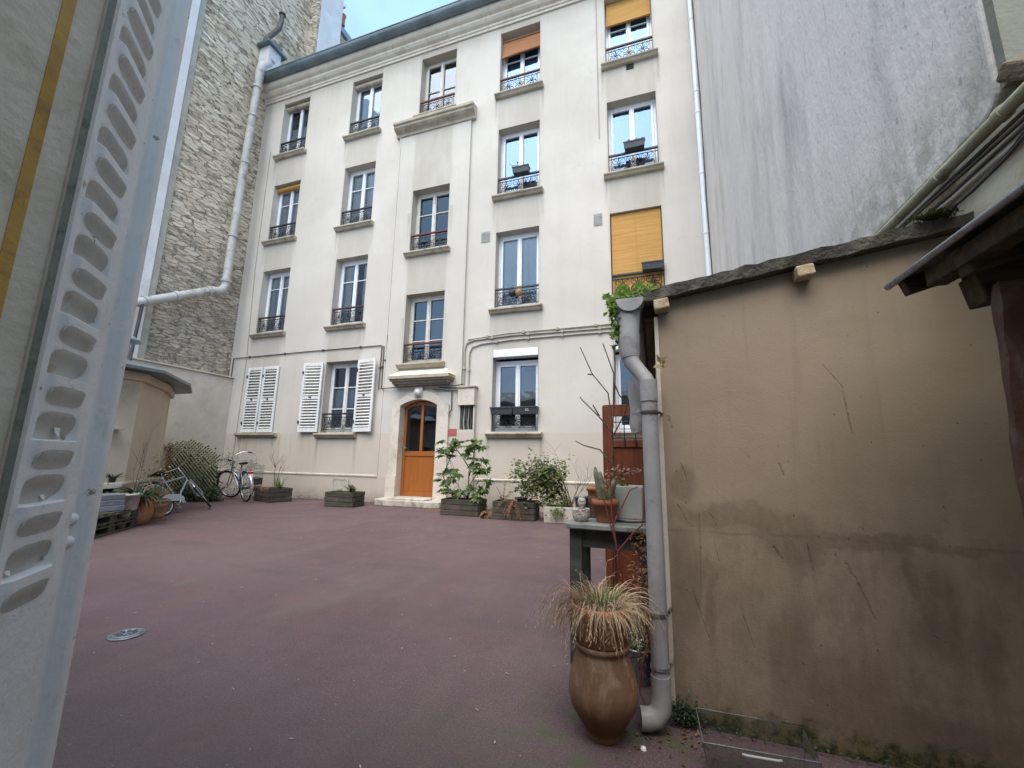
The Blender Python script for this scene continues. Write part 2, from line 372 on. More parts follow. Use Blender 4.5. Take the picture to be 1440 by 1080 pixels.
MT['white_render'] = pm('white_render', (.66,.64,.64), (.74,.73,.74), 1, .9, .2, 60, dirt=(.5,.47,.44))
MT['grey_edge'] = pm('grey_edge', (.33,.31,.27), (.42,.40,.35), 3, .9, .4, 40)
MT['garden_wall'] = pm('garden_wall', (.50,.44,.36), (.60,.54,.455), 1.2, .9, .25, 50, dirt=(.38,.33,.27), dsc=2, damt=.5)
MT['outhouse'] = pm('outhouse', (.50,.42,.315), (.60,.515,.40), 1.0, .9, .25, 50, dirt=(.35,.28,.2), dsc=1.4, damt=.55)
MT['lower_wall'] = pm('lower_wall', (.48,.43,.31), (.60,.55,.43), 2.5, .9, .4, 40, dirt=(.27,.22,.13), dsc=2.2, damt=.8)
MT['mortar'] = pm('mortar', (.14,.11,.08), (.25,.20,.14), 9, .95, .9, 30, bd=.03)
MT['end_render'] = pm('end_render', (.19,.19,.15), (.24,.24,.19), 1.5, .9, .3, 40, dirt=(.16,.15,.12))
MT['sill'] = pm('sill', (.36,.31,.235), (.47,.415,.325), 3, .9, .3, 45, dirt=(.17,.145,.105), dsc=4, damt=.7)
MT['stone_trim'] = pm('stone_trim', (.57,.51,.42), (.66,.60,.51), 2, .88, .25, 50, dirt=(.36,.31,.24), dsc=3, damt=.5)
MT['step_stone'] = pm('step_stone', (.40,.36,.30), (.56,.52,.45), 3, .85, .3, 40, dirt=(.10,.10,.06), dsc=5, damt=.7)
MT['pvc_white'] = pm('pvc_white', (.74,.76,.79), (.80,.82,.85), 2, .35, .05, 30, spec=.5)
MT['pvc_grey'] = pm('pvc_grey', (.29,.285,.285), (.37,.365,.365), 3, .5, .12, 60, dirt=(.15,.125,.095), dsc=7, damt=.75, spec=.3)
MT['pipe_white'] = pm('pipe_white', (.42,.415,.39), (.52,.515,.49), 3, .6, .2, 30, dirt=(.18,.17,.155), dsc=2.2, damt=.9)
MT['zinc'] = pm('zinc', (.115,.15,.165), (.18,.22,.24), 2, .42, .12, 20, metal=.35, spec=.5)
MT['zinc_light'] = pm('zinc_light', (.24,.28,.33), (.34,.385,.44), 2.5, .38, .12, 20, metal=.5)
MT['zinc_dull'] = pm('zinc_dull', (.19,.21,.24), (.29,.31,.34), 20, .35, .1, 40, metal=.6)
MT['galvanised'] = pm('galvanised', (.42,.44,.47), (.58,.60,.63), 14, .3, .1, 30, metal=.85)
MT['iron'] = pm('iron', (.016,.017,.02), (.035,.035,.04), 20, .5, .3, 80, spec=.5)
MT['rail_red'] = pm('rail_red', (.095,.022,.018), (.13,.03,.024), 10, .45, .1, 60)
MT['rail_brown'] = pm('rail_brown', (.06,.025,.016), (.09,.035,.022), 10, .45, .1, 60)
MT['paint_white'] = pm('paint_white', (.69,.685,.665), (.76,.755,.735), 5, .5, .15, 60, dirt=(.5,.475,.43), dsc=6, damt=.5)
MT['old_frame'] = pm('old_frame', (.55,.53,.47), (.65,.62,.56), 5, .55, .2, 60, dirt=(.35,.31,.25), dsc=6, damt=.5)
MT['door_brown'] = pm('door_brown', (.30,.095,.018), (.345,.115,.025), 3, .38, .08, 40, st=(6,6,.6), spec=.5)
MT['rusty_pipe'] = pm('rusty_pipe', (.06,.055,.05), (.13,.115,.10), 6, .7, .3, 30, dirt=(.24,.18,.13), dsc=4)
MT['bamboo'] = None
MT['concrete'] = pm('concrete', (.42,.385,.32), (.52,.485,.42), 6, .9, .5, 50, dirt=(.24,.22,.17), dsc=5, damt=.6)
MT['soil'] = pm('soil', (.025,.018,.012), (.06,.042,.028), 20, .95, 1, 40, bd=.03)
MT['old_wood'] = None
MT['terracotta'] = pm('terracotta', (.37,.165,.085), (.46,.22,.12), 5, .8, .2, 50, dirt=(.48,.33,.24), dsc=7, damt=.6)
MT['plant_pot'] = pm('plant_pot', (.27,.10,.05), (.34,.14,.075), 7, .8, .25, 50, dirt=(.40,.27,.19), dsc=9, damt=.6)
MT['table_paint'] = pm('table_paint', (.036,.039,.038), (.058,.062,.06), 6, .6, .25, 50, dirt=(.12,.125,.12), dsc=8, damt=.5, st=(1,1,1))
MT['table_top'] = pm('table_top', (.16,.18,.165), (.27,.29,.27), 9, .6, .3, 40, dirt=(.07,.08,.06), dsc=12, damt=.8)
MT['bark'] = pm('bark', (.055,.04,.028), (.11,.085,.06), 30, .9, .6, 60, st=(1,1,.3))
MT['red_twig'] = pm('red_twig', (.15,.035,.035), (.22,.06,.05), 20, .6, .2, 60)
MT['rust_door'] = pm('rust_door', (.125,.034,.016), (.175,.05,.024), 4, .5, .15, 60, st=(9,9,.8), dirt=(.07,.022,.014), dsc=3, damt=.6)
MT['roof_slab'] = pm('roof_slab', (.075,.068,.058), (.15,.135,.11), 11, .95, .8, 40, dirt=(.05,.055,.025), dsc=6, damt=.8, bd=.02)
MT['corbel'] = pm('corbel', (.38,.29,.17), (.50,.40,.255), 18, .9, .7, 35, bd=.015)
MT['old_timber'] = pm('old_timber', (.04,.024,.013), (.095,.06,.033), 8, .85, .5, 50, st=(.5,5,5), dirt=(.03,.04,.015), dsc=7)
MT['pier_red'] = pm('pier_red', (.085,.042,.03), (.125,.065,.047), 5, .88, .5, 40, dirt=(.17,.13,.10), dsc=9, damt=.7)
MT['teal'] = pm('teal', (.08,.16,.16), (.11,.20,.20), 5, .4, .1, 30)
MT['planter_grey'] = pm('planter_grey', (.37,.38,.37), (.46,.47,.46), 6, .6, .2, 50, dirt=(.24,.26,.2), dsc=6)
MT['planter_dark'] = pm('planter_dark', (.035,.04,.047), (.05,.056,.065), 10, .45, .1, 50)
MT['black_plastic'] = pm('black_plastic', (.015,.015,.016), (.03,.03,.032), 8, .5, .1, 50)
MT['coral'] = pm('coral', (.45,.40,.33), (.62,.57,.49), 14, .9, 1, 30, dirt=(.12,.09,.06), dsc=16, damt=.95, bd=.03)
MT['wicker'] = pm('wicker', (.26,.145,.075), (.38,.23,.125), 30, .8, .7, 60, st=(.5,.5,3))
MT['lamp_globe'] = pm('lamp_globe', (.58,.57,.54), (.66,.65,.62), 5, .25, .03, 30, spec=.5)
MT['plaque'] = pm('plaque', (.40,.095,.10), (.44,.12,.12), 5, .5, .05, 30)
MT['vent'] = pm('vent', (.42,.39,.33), (.50,.47,.40), 6, .8, .2, 50)
MT['vent_grille'] = pm('vent_grille', (.27,.265,.25), (.34,.33,.31), 6, .6, .2, 50)
MT['dark_hole'] = pm('dark_hole', (.02,.018,.016), (.04,.035,.03), 8, .9, .2, 30)
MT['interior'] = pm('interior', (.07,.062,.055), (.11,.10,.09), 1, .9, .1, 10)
MT['cable'] = pm('cable', (.05,.045,.04), (.10,.092,.082), 6, .6, .1, 40)
MT['cable_pale'] = pm('cable_pale', (.32,.29,.24), (.42,.385,.32), 6, .7, .1, 40)
MT['tyre'] = pm('tyre', (.012,.012,.012), (.025,.025,.024), 20, .75, .3, 90)
MT['chrome'] = pm('chrome', (.55,.56,.58), (.68,.69,.70), 14, .25, .05, 40, metal=.9)
MT['bike_grey'] = pm('bike_grey', (.11,.12,.14), (.15,.16,.18), 8, .3, .05, 40, metal=.4, spec=.5)
MT['bike_silver'] = pm('bike_silver', (.32,.34,.37), (.42,.44,.47), 8, .3, .05, 40, metal=.5, spec=.5)
MT['red_lens'] = pm('red_lens', (.42,.015,.012), (.5,.03,.02), 8, .2, .02, 40, spec=.6)
MT['cast_iron'] = pm('cast_iron', (.13,.15,.17), (.24,.26,.28), 18, .5, .4, 60, metal=.4)
MT['conc_ring'] = pm('conc_ring', (.24,.24,.235), (.33,.33,.32), 12, .85, .4, 60)
MT['straw'] = leafmat('straw', [(0,(.27,.175,.105)),(.35,(.50,.355,.225)),(.7,(.68,.53,.37)),(1,(.36,.24,.15))], .7, .3, .2)
MT['grass_green'] = leafmat('grass_green', [(0,(.05,.11,.02)),(.5,(.085,.17,.035)),(1,(.13,.2,.06))])
MT['fatsia'] = leafmat('fatsia', [(0,(.03,.065,.022)),(.4,(.065,.13,.04)),(.75,(.14,.22,.065)),(1,(.27,.32,.11))], .38, .3, .45)
MT['ivy'] = leafmat('ivy', [(0,(.05,.085,.025)),(.4,(.115,.165,.05)),(.75,(.22,.25,.085)),(.92,(.21,.2,.07)),(1,(.17,.07,.035))], .45)
MT['dark_leaf'] = leafmat('dark_leaf', [(0,(.018,.035,.018)),(.5,(.035,.065,.03)),(1,(.07,.10,.055))], .5, .25)
MT['grey_leaf'] = leafmat('grey_leaf', [(0,(.09,.115,.075)),(.5,(.16,.185,.13)),(1,(.24,.25,.19))], .6, .25)
MT['dark_moss'] = leafmat('dark_moss', [(0,(.03,.04,.012)),(.5,(.06,.075,.02)),(1,(.11,.115,.04))], .8, .2, .1)
MT['weed'] = leafmat('weed', [(0,(.10,.20,.02)),(.5,(.17,.30,.03)),(1,(.24,.36,.06))], .5, .5)
MT['dead_fern'] = leafmat('dead_fern', [(0,(.15,.065,.03)),(.5,(.27,.13,.065)),(1,(.42,.26,.14))], .8, .3, .15)
MT['dry_flower'] = leafmat('dry_flower', [(0,(.20,.10,.075)),(.5,(.36,.215,.165)),(1,(.52,.38,.31))], .9, .3, .1)
MT['yellow_leaf'] = leafmat('yellow_leaf', [(0,(.22,.14,.05)),(.5,(.38,.29,.12)),(1,(.58,.5,.32))], .7, .35, .2)
MT['litter'] = leafmat('litter', [(0,(.07,.035,.018)),(.5,(.16,.075,.035)),(1,(.26,.18,.11))], .8, .1, .15)
MT['cactus'] = pm('cactus', (.13,.165,.095), (.22,.25,.165), 40, .8, .8, 110, bd=.01)

def bamboo_mat(name, c1, c2):
    t = NT(name); p = t.pos(); z = t.xyz(p)[2]
    w = t.m('SINE', t.m('MULTIPLY', z, 2*math.pi/.022))
    c = t.mix(t.ms(t.noise(t.scale(p, (1.5,1.5,40)), 1, 4), .35, .68), c1, c2)
    return t.fin(c, .6, t.bump(w, .5, .004), 0, .3)
MT['bamboo'] = bamboo_mat('bamboo', (.46,.235,.05), (.56,.31,.085))
MT['bamboo_red'] = bamboo_mat('bamboo_red', (.27,.105,.04), (.37,.17,.075))
def wood_mat(name, c1, c2, c3):
    t = NT(name); v = t.obj(); x, y, z = t.xyz(v); r = t.rnd()
    off = t.comb(t.m('MULTIPLY', r, 7), t.m('MULTIPLY', r, 3), 0)
    va = t.n('ShaderNodeVectorMath'); t.put(va.inputs[0], v); t.put(va.inputs[1], off)
    g = t.noise(t.scale(va.outputs[0], (1.6,1.6,38)), 1, 7, .66, .5)
    c = t.ramp(g, [(.28, c1), (.5, c2), (.72, c3)])
    c = t.mix(t.m('MULTIPLY', r, .35), c, c1)
    c = t.mix(t.m('MULTIPLY', t.ms(t.noise(v, 5, 6, .7), .48, .62), .5), c, (.035,.045,.02))
    return t.fin(c, .85, t.bump(g, .6, .006), 0, .2)
MT['old_wood'] = wood_mat('old_wood', (.035,.03,.024), (.085,.074,.06), (.16,.145,.12))
MT['pallet_wood'] = wood_mat('pallet_wood', (.03,.03,.022), (.07,.068,.05), (.14,.13,.10))
MT['trellis_wood'] = pm('trellis_wood', (.15,.15,.085), (.26,.245,.15), 12, .8, .3, 60)

def jar_mat():
    t = NT('jar_clay'); p = t.obj(); z = t.xyz(p)[2]
    c = t.mix(t.ms(t.noise(p, 6, 6, .6), .32, .68), (.19,.105,.062), (.25,.145,.09))
    bl = t.ms(t.noise(t.scale(p, (1,1,.55)), 8, 8, .72, 1.6), .47, .62)
    c = t.mix(t.m('MULTIPLY', bl, t.ms(z, .05, .3, .25, .75)), c, (.36,.26,.19))
    c = t.mix(t.m('MULTIPLY', t.ms(z, .22, .02), .6), c, (.135,.06,.03))
    nb = t.bump(t.m('SINE', t.m('MULTIPLY', z, 300)), .05, .001); nb = t.bump(t.noise(p, 45, 5, .6), .25, .005, nb)
    MT['jar_clay'] = t.fin(c, .92, nb, 0, .12)
jar_mat()

def shutter_mat():
    t = NT('shutter_paint'); p = t.pos(); z = t.xyz(p)[2]
    c = t.mix(t.ms(t.noise(p, 6, 6, .6), .3, .7), (.77,.745,.70), (.83,.81,.765))
    c = t.mix(t.ms(t.noise(p, 38, 7, .7), .57, .68, 0, .4), c, (.56,.53,.475))
    c = t.mix(t.ms(t.noise(p, 17, 7, .72), .655, .67), c, (.34,.27,.20)); c = t.mix(t.ms(t.noise(t.scale(p, (1,1,.35)), 30, 6, .7), .56, .7, 0, .35), c, (.50,.46,.39))
    vd = t.vor(p, 60, 'F1'); vr = t.xyz(t.vor(p, 60, 'F1', 'Color'))[0]
    c = t.mix(t.m('MULTIPLY', t.ms(vd, .16, .1), t.ms(vr, .93, .95)), c, (.12,.09,.06))
    nb = t.bump(t.noise(p, 150, 5, .65), .35, .0022); nb = t.bump(t.noise(p, 28, 4, .6), .35, .005, nb); nb = t.bump(t.ms(t.noise(p, 17, 7, .72), .65, .668), -.7, .002, nb)
    MT['shutter_paint'] = t.fin(c, .5, nb, 0, .4)
shutter_mat()
MT['hollow_shade'] = pm('hollow_shade', (.50,.475,.425), (.58,.555,.50), 20, .6, .35, 90, dirt=(.38,.34,.28), dsc=30, damt=.5, bd=.003)  # darker tone for the shade painted into the louvre hollows
MT['hinge_gap'] = pm('hinge_gap', (.22,.22,.17), (.30,.30,.235), 18, .8, .5, 60, dirt=(.08,.085,.05), dsc=22, damt=.8, bd=.004)
MT['reveal'] = pm('reveal', (.72,.61,.46), (.80,.695,.545), 7, .85, .4, 60, dirt=(.55,.44,.31), dsc=16, damt=.5, bd=.006)
MT['ochre'] = pm('ochre', (.50,.27,.05), (.60,.35,.085), 12, .7, .4, 60, dirt=(.22,.10,.025), dsc=18, damt=.7, bd=.004)

def curtain_mat(name, c1, c2, tr=.45):
    t = NT(name); c = t.mix(t.noise(t.obj(), 3, 3), c1, c2); t.fin(c, .9, None, 0, .1)
    a = t.n('ShaderNodeBsdfTranslucent'); t.put(a.inputs[0], c); mx = t.n('ShaderNodeMixShader'); mx.inputs[0].default_value = tr
    t.t.links.new(t.b.outputs[0], mx.inputs[1]); t.t.links.new(a.outputs[0], mx.inputs[2]); t.t.links.new(mx.outputs[0], t.out.inputs[0])
    return t.mat
MT['curtain'] = curtain_mat('curtain', (.82,.85,.88), (.92,.93,.94), .06)
MT['curtain_sky_tint'] = curtain_mat('curtain_sky_tint', (.46,.55,.68), (.52,.61,.73), .2)  # pale blue of the reflected sky put into these curtains
def glass_mat(name, ior, tint=(1,1,1), wav=.08, gl=(.9,.95,1)):
    t = NT(name); g = t.n('ShaderNodeBsdfGlossy'); g.inputs['Roughness'].default_value = .012; t.put(g.inputs['Color'], gl)
    tr = t.n('ShaderNodeBsdfTransparent'); t.put(tr.inputs[0], tint)
    fr = t.n('ShaderNodeFresnel'); fr.inputs['IOR'].default_value = ior
    nb = t.bump(t.noise(t.pos(), 2.3, 2, .5), wav, .05); t.t.links.new(nb, g.inputs['Normal'])
    mx = t.n('ShaderNodeMixShader'); t.t.links.new(fr.outputs[0], mx.inputs[0]); t.t.links.new(tr.outputs[0], mx.inputs[1]); t.t.links.new(g.outputs[0], mx.inputs[2])
    t.t.links.new(mx.outputs[0], t.out.inputs[0]); return t.mat
MT['glass'] = glass_mat('glass', 2.05, (.93,.95,.96), .08, (.75,.87,1.0))
MT['glass_sky'] = glass_mat('glass_sky', 2.6, (.70,.80,.90), .06, (.42,.66,1.0))  # blue gloss tint on both glasses puts sky colour into the reflections
MT['clear_plastic'] = glass_mat('clear_plastic', 1.75, (.80,.82,.82), .2)
MT['plastic_edge'] = pm('plastic_edge', (.10,.105,.11), (.14,.147,.15), 20, .3, .1, 50, spec=.6)

# ------------------------------------------------------------------ sky, light, camera
w = bpy.data.worlds.new('World'); sc.world = w; w.use_nodes = True
nt = w.node_tree; bg = nt.nodes['Background']; sky = nt.nodes.new('ShaderNodeTexSky')
sky.sky_type = 'NISHITA'; sky.sun_disc = False
SUN_EL, SUN_AZ = R(60), R(182)          # measured from +Y towards +X
sky.sun_elevation = SUN_EL; sky.sun_rotation = SUN_AZ; sky.air_density = 1.0; sky.dust_density = 2.2; sky.ozone_density = 1.2
tcw = nt.nodes.new('ShaderNodeTexCoord'); nzw = nt.nodes.new('ShaderNodeTexNoise'); nzw.inputs['Scale'].default_value = 2.6; nzw.inputs['Detail'].default_value = 7; nzw.inputs['Roughness'].default_value = .58
mrw = nt.nodes.new('ShaderNodeMapRange'); mrw.inputs[1].default_value = .36; mrw.inputs[2].default_value = .66; mrw.inputs[3].default_value = .25; mrw.inputs[4].default_value = .9
mxw = nt.nodes.new('ShaderNodeMix'); mxw.data_type = 'RGBA'; mxw.inputs[7].default_value = (1.6,2.75,3.9,1)
nt.links.new(tcw.outputs['Generated'], nzw.inputs['Vector']); nt.links.new(nzw.outputs['Fac'], mrw.inputs[0]); nt.links.new(mrw.outputs[0], mxw.inputs[0]); nt.links.new(sky.outputs[0], mxw.inputs[6])
nt.links.new(mxw.outputs[2], bg.inputs[0]); bg.inputs[1].default_value = .15
L = bpy.data.lights.new('sun', 'SUN'); L.energy = 1.5; L.angle = R(60); L.color = (1,.93,.84)
lo = bpy.data.objects.new('sun', L); COL.objects.link(lo)
sd = Vector((math.sin(SUN_AZ)*math.cos(SUN_EL), math.cos(SUN_AZ)*math.cos(SUN_EL), math.sin(SUN_EL)))
lo.rotation_euler = sd.to_track_quat('Z', 'Y').to_euler(); lo.location = (0, -4, 20)
cam = bpy.data.cameras.new('camera'); co = bpy.data.objects.new('camera', cam); COL.objects.link(co); sc.camera = co
cam.sensor_width = 36; cam.sensor_fit = 'HORIZONTAL'; cam.lens = 589.85/1440*36; cam.clip_start = .02; cam.clip_end = 500
Rv = Vector((.9466154, .32194565, .01644035)); Uv = Vector((.04140368, -.17199919, .98422661)); Fv = Vector((-.3196952, .93100337, .17614681))
co.matrix_world = Matrix(((Rv.x, Uv.x, -Fv.x, 0), (Rv.y, Uv.y, -Fv.y, 0), (Rv.z, Uv.z, -Fv.z, 1.03), (0,0,0,1)))
sc.view_settings.view_transform = 'Standard'; sc.view_settings.look = 'None'; sc.view_settings.exposure = 1.42; sc.view_settings.gamma = 1
sc.cycles.max_bounces = 8; sc.cycles.transparent_max_bounces = 12; sc.cycles.use_denoising = True
sc.cycles.sample_clamp_indirect = 6; sc.cycles.caustics_reflective = False; sc.cycles.caustics_refractive = False

# ------------------------------------------------------------------ ground
g = MB(); N = 60
g.quad((-60,-60,0), (60,-60,0), (60,60,0), (-60,60,0))
o = g.build('courtyard_ground', MT['red_asphalt']); o['kind'] = 'structure'

# ------------------------------------------------------------------ apartment building across the yard
FY, BY = 8.4, 8.355                      # wall face, face of the stair bay
AB = thing('apartment_building', 'cream rendered apartment house of four storeys facing the yard, with iron window guards', 'building', (-5.1, FY, 0))
C1, C2, C3, C4, C5 = (-10.52,-9.51), (-7.93,-6.91), (-5.64,-4.59), (-3.34,-2.30), (-.74,.30)
ROWS = ((4.36,6.23), (7.16,8.97), (9.95,11.78))
OPEN = [(*c, *r) for c in (C1, C2, C4, C5) for r in ROWS] + [(*c, 1.60, 3.40) for c in (C2, C4, C5)] + [(*C3, 9.97, 11.78)]
BAYO = [(*C3, 3.22, 4.94), (*C3, 6.05, 7.76), (-5.605, -4.595, .165, 2.40)]
def wall_cells(mb, X0, X1, Z0, Z1, Y, holes, depth):
    xs = sorted({X0, X1, *[v for h in holes for v in h[:2]]}); zs = sorted({Z0, Z1, *[v for h in holes for v in h[2:]]})
    for a, b in zip(xs, xs[1:]):
        for c, d in zip(zs, zs[1:]):
            mx, mz = (a+b)/2, (c+d)/2
            if any(h[0] < mx < h[1] and h[2] < mz < h[3] for h in holes): continue
            mb.quad((a,Y,c), (b,Y,c), (b,Y,d), (a,Y,d))
    for (a, b, c, d) in holes:
        e = Y + depth
        mb.quad((a,Y,c),(a,Y,d),(a,e,d),(a,e,c)); mb.quad((b,Y,c),(b,e,c),(b,e,d),(b,Y,d))
        mb.quad((a,Y,d),(b,Y,d),(b,e,d),(a,e,d)); mb.quad((a,Y,c),(a,e,c),(b,e,c),(b,Y,c))
wm = MB()
wall_cells(wm, -11.32, 1.16, 0, 12.32, FY, OPEN + BAYO, .42)
wm.quad((-11.32,FY,0), (-11.32,16,0), (-11.32,16,12.3), (-11.32,FY,12.3)); wm.quad((1.16,FY,0), (1.16,FY,12.3), (1.16,16,12.3), (1.16,16,0))
wm.quad((-11.32,16,0), (1.16,16,0), (1.16,16,12.3), (-11.32,16,12.3))
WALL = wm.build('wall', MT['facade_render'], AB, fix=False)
bm_ = MB(); wall_cells(bm_, -6.12, -4.08, 0, 9.46, BY, BAYO, .05)
bm_.quad((-6.12,BY,0),(-6.12,BY,9.46),(-6.12,FY,9.46),(-6.12,FY,0)); bm_.quad((-4.08,BY,0),(-4.08,FY,0),(-4.08,FY,9.46),(-4.08,BY,9.46))
bm_.build('stair_bay', MT['facade_render'], AB, fix=False)
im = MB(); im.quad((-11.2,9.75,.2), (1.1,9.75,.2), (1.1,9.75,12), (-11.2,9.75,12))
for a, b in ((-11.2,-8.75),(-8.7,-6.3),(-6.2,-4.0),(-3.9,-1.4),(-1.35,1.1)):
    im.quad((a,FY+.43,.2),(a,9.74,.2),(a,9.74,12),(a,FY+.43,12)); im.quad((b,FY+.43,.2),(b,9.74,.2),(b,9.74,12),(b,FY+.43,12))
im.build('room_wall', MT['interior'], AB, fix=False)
# cornice, gutter and roof
prof = [(8.4,11.97),(8.365,11.97),(8.365,12.03),(8.34,12.05),(8.34,12.11),(8.28,12.15),(8.235,12.21),(8.235,12.27),(8.17,12.31),(8.13,12.36),(8.13,12.5),(8.4,12.5)]
MB().prism(prof, 'x', -11.45, 1.16).build('cornice', MT['stone_trim'], AB)
gm = MB(); gp = [(8.08+.16*math.cos(a), 12.62+.16*math.sin(a)) for a in [R(180+i*15) for i in range(13)]] + [(8.225,12.62)] + [(8.08+.145*math.cos(a), 12.62+.145*math.sin(a)) for a in [R(360-i*15) for i in range(1,13)]]
gm.prism(gp, 'x', -11.1, 1.16); gm.tube([(-11.1,7.925,12.63),(1.16,7.925,12.63)], .024, 6)
for i in range(12): gm.box(-10.9+i*1.06, -10.87+i*1.06, 7.91, 8.24, 12.635, 12.65)
gm.build('gutter', MT['zinc'], AB)
rm = MB(); rm.quad((-11.3,8.2,12.55),(1.2,8.2,12.55),(1.2,12.2,14.2),(-11.3,12.2,14.2)); rm.quad((-11.3,16,12.5),(1.2,16,12.5),(1.2,12.2,14.2),(-11.3,12.2,14.2))
rm.build('roof', MT['zinc'], AB, fix=False)
# cornice of the stair bay, canopy over the door
pc = [(8.4,9.42),(8.32,9.42),(8.32,9.49),(8.28,9.52),(8.22,9.545),(8.17,9.59),(8.17,9.64),(8.13,9.66),(8.13,9.74),(8.4,9.80)]
MB().prism(pc, 'x', -6.24, -3.94).build('bay_cornice', MT['sill'], AB, bevel=.012)
cm = MB()
for (e0, z0, z1) in ((.10,2.665,2.70),(.17,2.70,2.75),(.25,2.75,2.79),(.31,2.79,2.86)):
    cm.box(-5.74-e0*.18, -4.42+e0*.62-.0, BY-e0-.0, BY+.002+e0*.01, z0, z1)
y0 = BY-.31
cm.build('door_canopy', MT['sill'], AB, bevel=.006); cm = MB()
cm.add([(-5.80,y0,2.862),(-4.22,y0,2.862),(-4.46,BY,3.05),(-5.64,BY,3.05),(-5.80,BY,2.862),(-4.22,BY,2.862)], [(0,1,2,3),(0,3,4),(1,5,2)])
cm.build('canopy_slope', MT['stone_trim'], AB)

# iron guards: one scrolled panel per width, shared by the windows
def scroll(mb, cx, cz, r, turns, a0, sgn, y=0, rr=.0065):
    pts = []
    for i in range(15):
        q = i/14; a = a0 + sgn*q*turns*2*math.pi; rad = r*(1 - .78*q)
        pts.append((cx + rad*math.cos(a), y, cz + rad*math.sin(a)))
    mb.tube(pts, rr, 4, caps=False)
def guard_panel(W_, H=.415):
    mb = MB(); z0 = .05
    for z in (z0, H-.06): mb.box(-W_/2, W_/2, -.008, .008, z-.007, z+.007)
    for x in (-W_/2+.006, W_/2-.006, -W_/2+.06, W_/2-.06): mb.box(x-.006, x+.006, -.007, .007, .0, H)
    zc = (z0 + H-.06)/2; h = (H-.06-z0)
    n = 3; cw = (W_-.13)/n
    for k in range(n):
        c = -W_/2+.065 + cw*(k+.5)
        for sx in (-1, 1):
            x1 = c + sx*cw*.24
            scroll(mb, x1, zc + h*.24, h*.24, 1.25, R(90), -sx); scroll(mb, x1, zc - h*.24, h*.24, 1.25, R(-90), sx)
            mb.tube([(c+sx*cw*.47,0,z0), (c+sx*cw*.36,0,zc-h*.06), (c+sx*cw*.12,0,zc), (c+sx*cw*.02,0,zc+h*.26), (c+sx*.005,0,z0+h)], .0065, 4, caps=False)
            scroll(mb, c+sx*cw*.10, zc-h*.30, h*.13, 1, R(0 if sx > 0 else 180), sx)
        for a in range(6):
            a_ = R(60*a); mb.tube([(c,0,zc), (c+.045*math.cos(a_),0,zc+.045*math.sin(a_))], [.008,.012], 4)
        mb.obox((c,0,zc), (.028,.022,.028), Matrix.Rotation(R(45),3,'Y'))
    return mb
GM = {}
def guard_mesh(W_):
    k = round(W_, 2)
    if k not in GM:
        GM[k] = guard_panel(W_).mesh('window_guard'); GM[k].materials.append(MT['iron'])
        h = MB().box(-W_/2, W_/2, -.022, .022, .415, .455).mesh('handrail'); GM[(k, 'h')] = h
    return GM[k]
LIP = {}
def inst(name, me, parent, loc, root=AB):
    o = bpy.data.objects.new(name, me); COL.objects.link(o); o.parent = parent; o.location = Vector(loc) - root.location; return o

